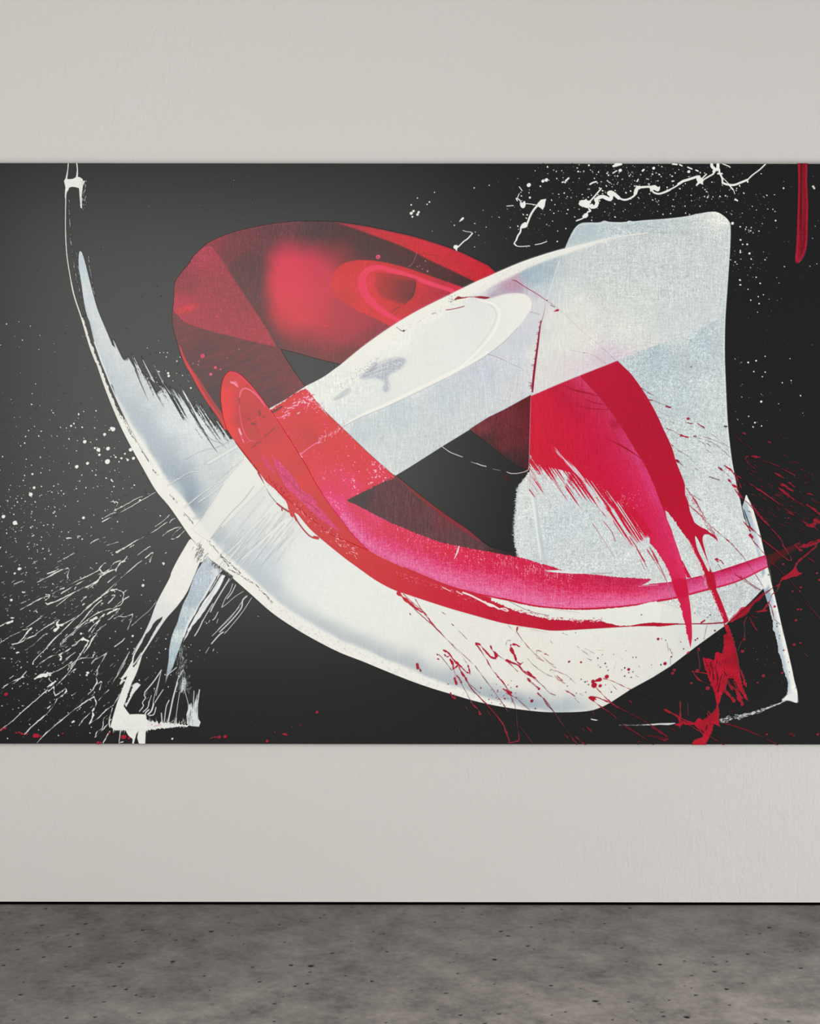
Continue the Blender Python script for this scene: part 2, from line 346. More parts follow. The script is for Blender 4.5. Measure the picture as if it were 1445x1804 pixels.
def fringe(edge, d, n, lmin, lmax, wmin, wmax, col, lab, a=1.0, clip=None, back=3, sp=0.12):
    e = resamp(edge, 0.5); dn = math.atan2(d[1], d[0])
    for _ in range(n):
        i = rng.integers(len(e)); t = dn + rng.normal(0, sp); L = lmin + (lmax - lmin) * rng.random() ** 1.4; wd = wmin + (wmax - wmin) * rng.random() ** 1.5
        x, y = e[i]; x -= math.cos(t) * back; y -= math.sin(t) * back
        L += back
        xm, ym = x + math.cos(t) * L * .55, y + math.sin(t) * L * .55; b = rng.normal(0, .03) * L
        seg(x, y, wd / 2, xm, ym, wd * .4, col, lab, a, clip); seg(xm, ym, wd * .4, x + math.cos(t) * L - math.sin(t) * b, y + math.sin(t) * L + math.cos(t) * b, .15, col, lab, a, clip)

def dry(edge, side, d, L, inner, col, lab, lu=60, lv=1.1, seed=1, k=2.2, b=-.55, clip=None, a=1.0):
    """Dry-brush zone: beyond an edge the paint breaks up into streaks that run along d."""
    e = np.array(edge); w = Win(e[:, 0].min() - L - inner, e[:, 1].min() - L - inner, e[:, 0].max() + L + inner, e[:, 1].max() + L + inner)
    X, Y = w.xy(); U, V = uv(e, w, 2); V = V * side; n = math.hypot(*d); dx, dy = d[0] / n, d[1] / n
    A_ = X * dx + Y * dy; B_ = Y * dx - X * dy
    s = .75 * streak(A_, B_, lu, lv, seed) + .55 * streak(A_, B_, lu * 2.5, lv * 3.2, seed + 3) + .12 * G0[w.sl]
    um = U.max(); m = sstep(-.1, .4, s - (V / L * k + b)) * (V > -inner) * (V < L * 1.5) * sstep(1, 9, U) * sstep(um - 1, um - 9, U) * a
    if clip is not None: m = m * clip[w.sl]
    c = col(X, Y, w) if callable(col) else np.broadcast_to(np.array(col, np.float32), X.shape + (3,))
    put(w, m.astype(np.float32), c, lab, .4)
LW = 1.0
K = 4.817
ARC, BAND, SLAB, LOOP, SWEEP, PLUME, SPLASH, RDRIP, WDRIP, SQUIG, WSPL, RSPL, STRIP, LEGS, GLOSS, DRAG, SQUIB, SQUIC = range(1, 19)
CREAM = (239, 238, 232); RED = (200, 38, 64); WHT = (236, 237, 233)

# ---- fine white spatter under everything
def spatter(n, pick, rmin, rmax, col, lab, pw=4.0, amin=.35):
    for _ in range(n):
        x, y = pick()
        r = rmin + (rmax - rmin) * rng.random() ** pw
        f = min(1.0, amin + (r - rmin) / (rmax - rmin) * 1.6 + .25 * rng.random())
        seg(x, y, r, x + r * rng.normal(0, .5), y + r * rng.normal(0, .5), r * .9, col, lab, f)
def gauss(cx, cy, sx, sy): return lambda: (rng.normal(cx, sx), rng.normal(cy, sy))
def rect(x0, y0, x1, y1): return lambda: (rng.uniform(x0, x1), rng.uniform(y0, y1))
spatter(260, gauss(105, 880, 75, 60), .4, 1.3, WHT, WSPL)
spatter(240, gauss(40, 930, 55, 50), .4, 1.2, WHT, WSPL)
spatter(150, gauss(180, 810, 45, 50), .45, 1.5, WHT, WSPL)
spatter(120, rect(0, 690, 230, 900), .4, 1.2, WHT, WSPL)
spatter(60, rect(0, 560, 160, 760), .4, 1.0, WHT, WSPL)
spatter(360, gauss(95, 1060, 75, 75), .35, 1.0, WHT, WSPL)
spatter(220, gauss(70, 1210, 70, 50), .4, 1.0, WHT, WSPL)
spatter(130, gauss(260, 1150, 70, 60), .4, 1.0, WHT, WSPL)
spatter(70, gauss(290, 645, 40, 28), .4, 1.2, WHT, WSPL)
spatter(340, gauss(1060, 340, 75, 32), .35, 1.3, WHT, WSPL)
spatter(200, gauss(1100, 305, 80, 14), .35, 1.4, WHT, WSPL)
spatter(200, gauss(1230, 345, 60, 35), .4, 1.2, WHT, WSPL)
spatter(90, gauss(1320, 440, 25, 55), .4, 1.5, WHT, WSPL)
spatter(45, rect(1285, 300, 1445, 760), .4, 1.1, WHT, WSPL)
spatter(25, rect(1290, 620, 1400, 760), .5, 1.3, WHT, WSPL)
spatter(50, gauss(925, 390, 45, 35), .4, 1.2, WHT, WSPL)
spatter(30, gauss(850, 400, 50, 25), .4, 1.0, WHT, WSPL)
spatter(90, rect(-75, 800, 0, 1200), .35, 1.1, WHT, WSPL)
spatter(40, rect(1445, 300, 1520, 900), .35, .9, WHT, WSPL)
spatter(60, rect(230, 300, 560, 640), .35, .6, (190, 190, 188), WSPL)
spatter(150, rect(0, 290, 1445, 1305), .35, .55, (150, 150, 150), WSPL, amin=.2)
for x, y, r in ((135,823,3),(173,793,3.2),(199,757,3.6),(189,814,4.2),(149,779,3),(154,817,2.6),(196,755,2.5),(184,766,2.5),(230,793,3.2),(235,808,2.6),(214,808,1.8),(225,811,2),
                (54,872,3.2),(26,922,3.6),(6,911,3),(60,860,2.3),(147,913,2.4),(57,836,1.8),(125,751,1.8),(130,747,1.5),(190,791,3.2),(175,802,2.2),(167,790,1.8),(220,800,1.6),
                (297,663,2.2),(296,658,2),(279,655,1.5),(336,684,1.6),(931,326,3.4),(933,348,1.8),(962,317,3),(956,319,2.6),(1092,300,2.8),(1151,296,2.4),(1018,302,1.5),(995,321,1.6),(1037,291,1.6),
                (737,374,2),(735,378,2.2),(728,372,2),(724,376,2.6),(726,382,1.6),(735,349,1.1),(724,361,1.4),(756,356,1.4),(752,360,1.2),(765,339,1),(813,387,1.6),(835,331,1.1),(800,397,1.1),
                (1213,302,2.4),(1290,393,2.4),(1320,446,1.8),(1316,430,1.5),(1308,430,1.2),(1304,444,1.4),(1343,663,1),(1341,707,1.8),(1318,638,1.5),(1332,635,1.4),(1348,655,1.1),(1330,744,1.4),
                (1432,328,1.8),(1434,331,1.6),(1380,331,1.4),(1366,388,1.4),(120,1018,0.9),(252,1032,2.4),(234,1121,1.8),(304,1302,1.6),(143,1117,1.8),(155,1186,2.2),(153,1190,1.8),(20,1058,2.2),(34,1003,2.6),(26,1011,1.8)):
    dot(x, y, r, WHT, WSPL)

# ---- dark translucent red loop over the black ground
top = cat(cr(z(280,380,K,[(113,830),(125,760),(130,690),(132,600),(148,545),(180,500),(215,455),(250,415),(285,355),(340,300),(400,245),(480,200),(600,155),(750,112),(900,84),(1050,62),(1200,50),(1445,50)])),
          cr(z(560,380,K,[(100,52),(200,66),(400,95),(600,135),(800,180),(1000,240),(1200,310),(1350,380),(1445,425)])), [(885,490),(700,600)])
ra = cat(top, [(600,642)], cr([(600,642),(560,632),(520,621),(494,615)]), cr(z(280,380,K,[(1000,1115),(850,1085),(650,1035),(480,995),(330,950),(220,905),(160,850),(113,830)])))
def c_ra(X, Y, w):
    base = field([(320,500,(150,72,84)),(370,425,(146,70,80)),(420,430,(124,74,80)),(440,470,(104,76,78)),(430,500,(110,76,79)),(460,540,(112,76,80)),(500,410,(112,74,78)),(560,402,(92,72,74)),(600,408,(92,66,68)),(650,440,(88,62,64)),
                  (720,450,(88,60,62)),(780,480,(84,56,58)),(820,500,(72,52,54)),(560,610,(122,74,80)),(600,590,(150,74,86)),(640,560,(160,70,82)),(520,600,(122,74,80)),(620,620,(118,70,76)),(650,600,(140,72,82)),(470,590,(104,76,78)),(760,540,(190,54,74))])(X, Y, w)
    n = 1 + .045 * TV[w.sl] + .035 * G0[w.sl]
    base = base * n[..., None]
    d = (np.abs((X - 522) / np.where(X > 522, 142, 70)) ** 2.8 + np.abs((Y - 503 - (X - 522) * .12) / np.where(Y > 503, 112, 86)) ** 2.8) ** (1 / 2.8) + .02 * CLOUD[w.sl]
    k = 1 - sstep(.45, np.interp(X, [440, 522, 640], [1.0, 1.12, 1.25]), d)
    hot = field([(490,470,(216,74,94)),(520,510,(216,76,94)),(500,550,(212,74,92)),(570,500,(204,76,92)),(610,540,(188,76,88)),(620,470,(170,66,80))])(X, Y, w)
    return base + (hot - base) * k[..., None]
paint(ra, c_ra, LOOP)
# paler lobe where the stroke turns
rb = cat(cr(z(280,380,K,[(118,800),(128,690),(132,600),(148,545),(200,478),(250,415),(290,355),(350,290),(420,262),(465,285),(560,410),(650,560),(750,710),(850,860),(940,1000),(1000,1115)])),
         cr(z(280,380,K,[(1000,1115),(850,1085),(650,1035),(480,995),(330,950),(220,905),(160,850),(118,800)])))
def c_rb(X, Y, w):
    b = field([(360,450,(172,80,92)),(330,500,(150,76,86)),(320,540,(180,78,92)),(380,500,(160,80,88)),(400,560,(166,80,90)),(460,590,(172,78,90)),(345,560,(172,80,92)),(420,530,(158,80,88))])(X, Y, w)
    d = np.hypot((X - 328) / 26, (Y - 545 + (X - 328) * .25) / 9); b = b + np.clip(1.1 - d, 0, 1)[..., None] * np.array((34, -14, -4))
    return b * (1 + .05 * WEAVE[w.sl])[..., None]
paint(rb, c_rb, LOOP)
line(cr(z(280,380,K,[(400,245),(600,155),(900,84),(1200,50)])), 1.2, (150,80,88), LOOP, .45)
line(cr(z(280,380,K,[(465,285),(650,560),(850,860),(1000,1115)])), 1.2, (120,62,70), LOOP, .4)
# lower left, darker
rc = cat(cr(z(280,380,K,[(113,830),(160,850),(220,905),(330,950),(480,995),(650,1035),(850,1085),(1000,1115)])), z(280,600,K,[(1030,75),(1090,180),(1150,270),(1245,400),(1100,490),(950,585)]),
         [(560,860),(470,840)], cr(z(280,600,K,[(640,850),(560,720),(500,640),(400,500),(270,280),(190,130),(150,0),(115,-130)])))
def c_rc(X, Y, w):
    b = field([(320,590,(124,78,84)),(400,610,(120,76,82)),(470,630,(126,80,86)),(350,650,(110,76,80)),(450,660,(118,78,82)),(510,680,(126,78,84)),(370,700,(98,76,78)),(385,720,(94,74,76)),(480,700,(112,74,78))])(X, Y, w)
    u = (X * .8 + Y * .6); v = (Y * .8 - X * .6)
    return b * (1 + .06 * streak(X * .93 - Y * .36, X * .36 + Y * .93, 22, 1.3) + .03 * WEAVE[w.sl])[..., None]
paint(rc, c_rc, LOOP)
edge = z(280,600,K,[(165,50),(190,130),(225,205),(270,280),(330,385),(400,500),(450,570),(500,640),(560,740)])
line(cr([(x + 2.5, y) for x, y in edge]), [1.5, 3, 5, 6, 7, 7, 7, 7, 9], (206,62,80), LOOP, .75)
line(cr([(x + 7, y) for x, y in edge[3:]]), [2, 5, 6, 6, 5, 5], (170,64,76), LOOP, .45)
# bright rim on the upper right of the loop
sl = cat(cr(z(560,380,K,[(130,54),(200,63),(400,92),(600,133),(800,178),(1000,238),(1200,308),(1350,378),(1445,425)])), [(885,492),(850,500)],
         cr(z(560,380,K,[(1330,560),(1250,520),(1100,450),(950,380),(800,300),(650,235),(500,180),(350,125),(250,90),(130,54)])))
paint(sl, lambda X, Y, w: field([(620,400,(176,62,76)),(680,415,(196,52,70)),(740,440,(204,50,70)),(800,460,(198,44,66)),(860,485,(196,36,58))])(X, Y, w) * (1 + .04 * WEAVE[w.sl])[..., None], LOOP, soft=1.0)
for _ in range(90):
    t = rng.random(); x = 690 + 160 * t; y = 424 + 62 * t + rng.normal(0, 9) + 8 * (t > .5)
    seg(x, y, .5, x + rng.uniform(2, 9), y + rng.uniform(1, 4), .25, (140, 30, 44), LOOP, .55)
# the round eye in the loop
oo = cat(cr(z(560,380,K,[(105,560),(118,505),(140,460),(180,425),(230,395),(290,380),(350,373),(500,381),(700,425),(900,490),(1100,560),(1240,610),(1330,660)])), [(700,600)], cr(z(560,380,K,[(640,945),(500,880),(330,800),(200,720),(140,665),(112,610),(105,560)])))
def c_oo(X, Y, w):
    b = field([(590,500,(212,56,80)),(620,470,(206,50,72)),(660,462,(204,48,70)),(640,500,(222,60,86)),(640,540,(212,54,78)),(740,485,(206,48,70)),(690,565,(214,54,78)),(610,525,(200,58,76)),(800,506,(206,50,70)),(760,530,(186,62,76)),(730,560,(196,54,74)),(700,545,(202,50,72)),(780,515,(176,62,74)),(650,520,(212,50,76))])(X, Y, w)
    return b * (1 + .03 * WEAVE[w.sl])[..., None]
paint(oo, c_oo, LOOP, soft=.6)
ring = z(560,380,K,[(700,900),(560,820),(450,730),(390,640),(370,560),(390,500),(440,455),(520,440),(640,470),(800,520),(950,575),(1150,640)])
for k_, al in ((1.6, .12), (1.0, .14), (.5, .14)): line(cr(ring), [q * k_ for q in (5, 7, 9, 9, 9, 8, 7, 6, 6, 6, 6, 5)], (230,78,102), LOOP, al)
inn = cr(z(560,380,K,[(500,490),(600,510),(720,530),(830,545),(828,600),(815,660),(790,700),(740,745),(680,740),(640,720),(560,700),(510,660),(480,600),(480,540)]), closed=True)
def a_in(X, Y, w): return np.clip(sstep(628, 706, X) * .95 + .06 * CLOUD[w.sl], 0, 1)
paint(inn, lambda X, Y, w: field([(690,500,(150,60,72)),(710,520,(128,60,66)),(728,500,(132,58,66)),(725,525,(112,56,62)),(690,530,(156,54,66))])(X, Y, w), LOOP, a=a_in, soft=2.2)
line(cr(z(560,380,K,[(500,492),(640,505),(740,520),(828,545)])), [2, 3, 3, 1.5], (160,50,64), LOOP, .35)
line(cr(z(560,380,K,[(838,545),(836,610),(822,670),(795,715),(750,750)])), [1.5, 2, 2.5, 3, 2], (196,50,70), LOOP, .9)
line(cr(z(560,380,K,[(828,555),(822,620),(806,675),(770,712)])), [1, 2, 2.2, 1.5], (92,48,54), LOOP, .55)
lines(K, 560, 380, [(1.5,[(730,755),(745,745)],(110,30,40)),(2,[(620,830),(660,790),(700,775)],(120,50,58)),(1.5,[(640,850),(690,800)],(140,50,60)),(1.2,[(690,740),(760,760),(900,790)],(214,70,90)),(1.2,[(400,510),(390,500)],(170,30,50)),(1.2,[(385,660),(392,655)],(150,26,44))], (150,50,60), LOOP, .42)
dot(665.5, 453, 3.6, (224,100,128), LOOP); dot(665.5, 453, 1.8, (206,70,100), LOOP)
line(z(560,380,K,[(840,310),(820,370),(795,415),(765,435)]), .8, (230,140,150), LOOP, .5, )
for x, y, r in ((749,460,.9),(753,478,1.3),(735,470,.7),(744,474,.7),(739,469,.6)): dot(x, y, r, (232,190,192), LOOP, .8)
lines(K, 280, 380, [(1.6,[(1400,938),(1430,934)],(232,70,96))], (232,70,96), LOOP)
for x, y, r, c in ((356.5,627.5,3.4,(232,92,122)),(356.5,627.5,1.6,(190,70,92)),(379,648,2.4,(232,96,120)),(371,660,2.4,(228,110,136)),(388.5,651,1.4,(220,110,130)),(350,637,.9,(214,120,132)),(340,641,.8,(214,150,156)),(349,643,.9,(220,160,164)),(421,616,.8,(210,150,150)),(400,631,.8,(204,140,140)),(390,681,.7,(230,120,130))): dot(x, y, r, c, LOOP)

# ---- right hand slab of white
slab = cat(cr([(962,530),(975,490),(986,458),(995,437)]), cr([(995,437),(1003,418),(1012,402),(1022,393.5),(1035,391.5),(1055,391.5),(1064,388.5),(1075,390.5),(1100,391),(1108,388.5),(1116,389.5),(1135,387.5),(1170,385),(1205,381),(1230,376),(1248,373),(1262,373),(1275,380),(1285,391),(1287,405),(1286,440),(1282,500),(1278,560),(1277,620),(1279,680),(1282,740),(1286,781),(1290.5,815),(1297,848),(1304,880),(1311,912)]),
           [(1320,930),(1335,960),(1352,1000),(1353,1028)], cr([(1353,1028),(1345,1036),(1320,1062),(1284,1095)]), [(1277,1102),(1150,1180)], [(1000,1120),(913,985)],
           rag([(913,985),(912,976),(907.7,959.6),(905.7,943),(906.7,922),(909,891),(910.6,879.5),(912.6,858.7),(923,844),(932,830)], 1.3, 1.2), [(935,700)])
def c_slab(X, Y, w):
    b = field([(1030,398,(188,200,206)),(1080,398,(192,203,208)),(1150,395,(192,203,206)),(1200,395,(200,208,209)),(1262,384,(228,228,223)),(1280,420,(208,214,214)),(1240,405,(206,212,212)),(1150,450,(204,210,211)),(1230,470,(203,210,211)),(1060,470,(205,211,212)),
               (1010,500,(212,216,215)),(1000,540,(219,221,217)),(1040,570,(221,222,217)),(1100,590,(218,220,216)),(1130,530,(210,214,213)),(1200,540,(205,211,212)),(1200,590,(202,209,210)),(1100,660,(188,200,205)),(1160,630,(184,196,202)),(1230,600,(188,200,206)),(1270,590,(194,204,208)),(1200,700,(192,203,206)),(1260,700,(200,208,210)),
               (1200,780,(198,207,208)),(1260,820,(204,211,212)),(1150,800,(192,202,205)),(1240,900,(205,212,212)),(1300,960,(206,212,213)),(1320,1000,(208,213,213)),(1180,980,(205,211,211)),(1100,960,(204,211,213)),(1050,960,(204,211,214)),(1000,920,(202,210,214)),(960,940,(202,210,214)),(1000,980,(206,212,214)),(1080,1005,(204,211,212)),
               (925,880,(214,219,218)),(925,940,(210,215,215)),(1250,1060,(203,209,210)),(1300,1050,(196,203,205)),(1200,1050,(212,214,212)),(940,870,(210,215,216)),(955,525,(204,212,214))], 4)(X, Y, w)
    g = 7.5 * WEAVE[w.sl] + 5 * G0[w.sl] * (1 + .4 * np.clip(CLOUD[w.sl], -1, 1)) + 2.0 * CLOUD[w.sl]
    k = sstep(1040, 1100, X) * .5 + .5; k = np.maximum(k, sstep(640, 700, Y))
    return b + (g * k)[..., None]
paint(slab, c_slab, SLAB)
line([(1284,410),(1284,440),(1280,500),(1276.5,560),(1275.5,620),(1277,680),(1280,740),(1284,781),(1288.5,815),(1295,848),(1305,895)], 1.6, (222,226,226), SLAB, .7)
line(cr([(1004,420),(1014,402),(1024,395.5),(1056,393.5),(1065,391),(1076,393),(1108,391),(1136,389.5),(1206,383),(1250,375)]), 1.3, (214,220,222), SLAB, .6)
line([(936,868),(940,890),(944,915),(948,945),(953,985)], [3, 5, 6, 6, 3], (228,231,229), SLAB, .75)
line([(944,880),(948,915),(953,950),(960,985)], [3, 5, 7, 5], (190,200,207), SLAB, .55)
for _ in range(60):
    y = rng.uniform(845, 985); seg(rng.uniform(912, 930), y, .4, rng.uniform(914, 934), y + rng.uniform(8, 30), .5, (222,226,225), SLAB, .4)
fringe([(925,842),(912,860),(909,892),(906,922),(906,945),(909,962),(913,980)], (-1,.35), 170, 1, 5, .6, 1.8, (200,206,206), SLAB, .8, sp=.45, back=2)
fringe([(918,850),(908,885),(905,925),(907,960)], (-1,.6), 26, 2, 8, .5, 1.3, (150,152,152), SLAB, .6, sp=.4, back=0)
# comb marks near the right strip
for _ in range(70):
    x, y = rng.uniform(1265, 1312), 0; y = 892 + (x - 1265) * .95 + rng.normal(0, 7); seg(x, y, .5, x + rng.uniform(3, 9), y + rng.uniform(1, 6), .3, (232,234,230), SLAB, .75)
paint([(1318,935),(1330,950),(1350,1000),(1352,1010),(1340,1000),(1328,975)], (226,228,224), SLAB, soft=4, a=.8)
paint([(1344,1010),(1353,1002),(1354,1026),(1347,1034)], (232,232,228), SLAB, soft=2.5)

# ---- great white sweep along the lower left
outer = cr([(115.5,338),(115,400),(117,445),(122,480),(130,520),(143,560),(158,610),(170,642),(183,680),(200,723),(215,757),(232,790),(250,822),(275,865),(300,895),(337,948),(370,985),(400,1010),(440,1045),(480,1080),(520,1107),(560,1130),(600,1150),(640,1165.5),(680,1182),(720,1198),(760,1212),(800,1224),(840,1235.5),(880,1244),(920,1250),(960,1254),(1000,1254.5),(1030,1253),(1046,1250.5)])
arc_low = outer[outer[:, 1] > 600]
tips = cr([(214,634),(226,636),(238,643),(250,652),(262,663),(275,674),(288,685),(300,692),(318,704),(332,718),(350,736),(368,748),(385,759),(405,776),(418,790)])
inset = (np.array(cr([(217,645),(234,664),(250,684),(264,706),(282,722),(300,730),(322,742),(345,764),(366,780),(388,792),(412,800)]))[::-1])
arc = cat(arc_low, cr([(1046,1250.5),(1062,1244.5),(1078,1236)]), [(1111.5,1214),(1150,1193),(1181,1173.5),(1230,1136),(1277,1102),(1240,1085),(1100,1040),(900,1010),(700,960),(640,930),(560,860),(470,830),(440,790),(421,771),(409,776)],
          inset, cr([(213,634),(207,618),(196,606),(187,584),(172,548),(163,518),(157,495)]), cr([(157,495),(150,465),(145,448),(141,443),(138.5,450),(138.5,470),(143,500),(149,540),(157,570),(166,603)]))
cont = [(330,790,(212,218,221)),(280,720,(214,220,222)),(250,660,(214,219,220)),(350,760,(222,228,229)),(300,740,(216,223,226)),(380,790,(214,220,221)),(200,610,(216,221,222)),(160,510,(208,215,219)),(150,470,(200,210,216)),(180,570,(212,218,221)),
        (330,830,(204,212,217)),(380,840,(206,212,214)),(440,880,(222,224,223)),(400,900,(216,220,222)),(420,950,(212,217,221)),(460,990,(206,213,219)),(500,940,(226,228,226)),(540,980,(230,232,229)),(480,900,(228,229,227)),
        (600,1050,(234,235,231)),(680,1080,(233,234,230)),(760,1120,(231,231,226)),(850,1130,(230,229,224)),(950,1150,(229,227,220)),(1050,1170,(228,226,219)),(1150,1130,(224,223,218)),(1100,1080,(227,227,222)),(1230,1110,(216,218,215)),(1000,1085,(230,230,226)),(1170,1080,(222,222,218)),(560,1020,(232,234,231)),(430,840,(226,228,226)),(1260,1080,(204,210,210))]
fc = field(cont, 4)
def c_arc(X, Y, w):
    b = fc(X, Y, w)
    U, V = uv(outer, w); V = -V
    rim = np.interp(X, [140, 180, 200, 260, 330, 420, 520, 700, 820, 880, 940, 1000], [7, 9, 13, 25, 30, 24, 21, 19, 14, 8, 2, 0])
    wid = np.interp(X, [150, 180, 200, 260, 330, 420, 520, 650, 800, 900, 1000, 1040], [10, 16, 32, 56, 72, 46, 38, 40, 46, 42, 46, 40])
    dep = np.interp(X, [150, 200, 300, 340, 360, 420, 480, 560, 700, 850, 950, 1000, 1030, 1060], [.35, .42, .62, .85, .5, .2, .36, .5, .58, .72, .92, .85, .5, 0])
    t = (V - rim) / wid; t = t + .05 * CLOUD[w.sl]
    prof = np.where(t < .16, sstep(-.14, .16, t), 1 - sstep(.16, 1.0, t)) * dep
    prof = prof * (1 + .07 * TV[w.sl] * (X > 420) + .13 * WEAVE[w.sl])
    blue = field([(160,520,(166,180,194)),(200,640,(172,185,198)),(250,760,(158,171,184)),(300,850,(152,165,177)),(340,910,(142,156,167)),(500,1070,(162,174,183)),(600,1120,(158,170,179)),(760,1190,(158,170,180)),(900,1225,(156,168,180)),(1000,1235,(172,184,192))])(X, Y, w)
    b = b + (blue - b) * np.clip(prof, 0, 1)[..., None]
    r = (1 - sstep(-4, 3, V - rim)) * (rim > 1) * sstep(176, 200, X)
    cream = np.array((238., 237., 231.)) - np.array((7., 6., 5.)) * np.clip(-G1[w.sl], 0, 2)[..., None] * (X > 450)[..., None]
    b = b + (cream - b) * np.clip(r, 0, 1)[..., None]
    return b + ((2.2 + 2.2 * np.clip(prof, 0, 1) * (1 + .5) + 2.5 * (Y < 850)) * WEAVE[w.sl] * (1 - .5 * r))[..., None]
paint(arc, c_arc, ARC)
# the fringe of dry bristle marks
clipb = 1 - maskof(rc)
ac = lambda X, Y, w: c_arc(X, Y, w)
ins2 = np.array(inset)[::-1]
dry(np.vstack([[(212,636)], ins2[:40]]), -1, (-.40, -.92), 20, 12, ac, ARC, 70, 1.2, 1, 2.0, -1.3, clipb * (FX > 217))
paint([(404,774),(426,767),(446,800),(430,818),(408,812),(400,790)], lambda X, Y, w: c_arc(X, Y, w), ARC, soft=.6, clip=clipb)
paint(cr([(198,598),(210,622),(217,634),(226,637),(232,642),(240,655),(252,680),(262,704),(240,690),(215,650)], closed=True), lambda X, Y, w: c_arc(X, Y, w), ARC, soft=.8)
dry(ins2[28:70], -1, (-.49, -.87), 36, 10, ac, ARC, 90, 1.2, 2, 1.8, -1.6, clipb)
dry(ins2[58:], -1, (-.56, -.83), 32, 10, ac, ARC, 70, 1.0, 3, 2.0, -1.55, clipb)
dry(tips[40:], -1, (-.54, -.84), 16, 2, (206,213,217), ARC, 50, .9, 4, 1.6, .25, clipb, .8)
dry(tips[18:60], -1, (-.46, -.89), 26, 2, (210,217,221), ARC, 70, .9, 5, 1.5, .5, clipb, .85)
for a_, wd in (([(238,652),(248,676),(262,708)], (1.6,1.4,.3)), ([(262,668),(274,692),(288,718)], (2.0,1.2,.3)), ([(332,708),(350,745),(366,772),(376,788),(384,798)], (1.2,1.8,1.2,.9,.3)), ([(352,752),(372,774),(397,784)], (.9,.6,.3)), ([(366,750),(384,776),(399,790)], (1,.7,.3)), ([(376,756),(396,784)], (1,.3)), ([(300,700),(318,726),(332,748)], (.9,.7,.3))):
    line(cr(a_) if len(a_) > 2 else a_, wd, (72,76,77), ARC, .8)
# black crack along the rim of the sweep, and the thin line that leads up from it
line(outer[outer[:, 1] < 640], [1.4] * 40 + [2.0] * 40, (228,226,218), ARC)
gap = cat(rag(cr([(146.5,560),(155,590),(164,615),(176,645),(186,670),(196,696),(206,719),(218,741)]), .9, 1.2, 3), cr([(221,735),(204,700),(190,668),(178,640),(166,603),(157,566),(150,556)]))
def put_gap(X, Y, w): return to_srgb(BLACK[None, None, :] + SHE[w.sl][..., None])
ln_r = cat(cr([(143,560),(158,610),(170,642),(183,680),(200,723),(215,757)]), cr([(215,757),(210,735),(196,700),(186,672),(176,648),(163,615),(146.5,560)]))
paint(ln_r, (230,229,222), ARC)
paint(gap, put_gap, ARC)
line(cr([(196,680),(203,700),(216,728),(230,756),(246,786),(262,814)]), [4, 3.4, 3, 2, 1.6, .8], (62,62,60), ARC, .85)
for a_, b_ in (((180,648),(197,690)), ((186,668),(206,712)), ((196,694),(214,735)), ((214,735),(240,780)), ((236,770),(262,812)), ((270,827),(279,840)), ((300,872),(313,886)), ((324,904),(340,922)), ((366,952),(404,998)), ((388,978),(424,1010)), ((404,1002),(450,1030)), ((450,1030),(480,1062))):
    L = math.hypot(b_[0] - a_[0], b_[1] - a_[1]); n = int(L / 1.4)
    for i in range(n):
        if rng.random() < .72:
            t = i / n; x = a_[0] + (b_[0] - a_[0]) * t + rng.normal(0, .9); y = a_[1] + (b_[1] - a_[1]) * t + rng.normal(0, .9); h = rng.uniform(.3, .8)
            seg(x, y, h, x + (b_[0] - a_[0]) / L * 2.5, y + (b_[1] - a_[1]) / L * 2.5, h * .6, (76,76,74), ARC, .75)
for _ in range(150):
    i = rng.integers(len(outer)); x, y = outer[i]
    if 470 < x < 800: dot(x + rng.uniform(2, 9), y - rng.uniform(7, 16), rng.uniform(.3, .7), (150,150,146), ARC, .6)
line(cr([(150,467),(157,495),(163,518),(172,548),(187,584),(196,606)]), 1.3, (206,214,220), ARC, .5)
line(cr([(166,603),(180,640),(197,684),(220,735),(244,782),(268,818)]), 2.0, (224,228,229), ARC, .7)
for pts, wd in (([(133,440),(137,470),(140,490)], .9), ([(121,350),(122,385),(123,400)], 1.2), ([(123,410),(125,432)], 1.2), ([(126,440),(131,475),(136,497),(143,525)], 1.2), ([(155,450),(157,468),(159,480),(163,500),(166,520)], 1.0)):
    for i in range(len(pts) - 1):
        for _ in range(9):
            t = rng.random(); x = pts[i][0] + (pts[i + 1][0] - pts[i][0]) * t + rng.normal(0, .6); y = pts[i][1] + (pts[i + 1][1] - pts[i][1]) * t
            seg(x, y, wd * .4, x + .8, y + rng.uniform(2, 6), .2, (196,202,204), ARC, .6)
# blob at the top of the sweep, two runs reaching the edge of the canvas
paint(cat(z(0,270,3.01,[(338,150),(345,136),(362,140),(385,138),(402,128),(420,128),(436,138),(440,150),(452,146),(440,170),(436,190),(432,230),(434,296),(426,290),(420,220),(418,188),(400,182),(382,180),(366,184),(358,204),(348,204),(344,176)])), (232,233,229), WDRIP)
line(z(0,270,3.01,[(361,50),(358,90),(350,140)]), [1.6, 1.5, 3.0], (226,226,222), WDRIP)
line(z(0,270,3.01,[(405,50),(409,90),(406,135)]), [1.9, 1.8, 3.4], (230,230,226), WDRIP)
line(z(0,270,3.01,[(350,195),(347,220),(345,240)]), [4, 2.4, 1.2], (232,233,229), WDRIP)
for _ in range(70):
    x = rng.uniform(140, 152); y = 319 + rng.random() ** 1.5 * 50; seg(x, y, .5, x + rng.normal(0, .4), y + rng.uniform(1, 4), .3, (206,208,206), WDRIP, .6)

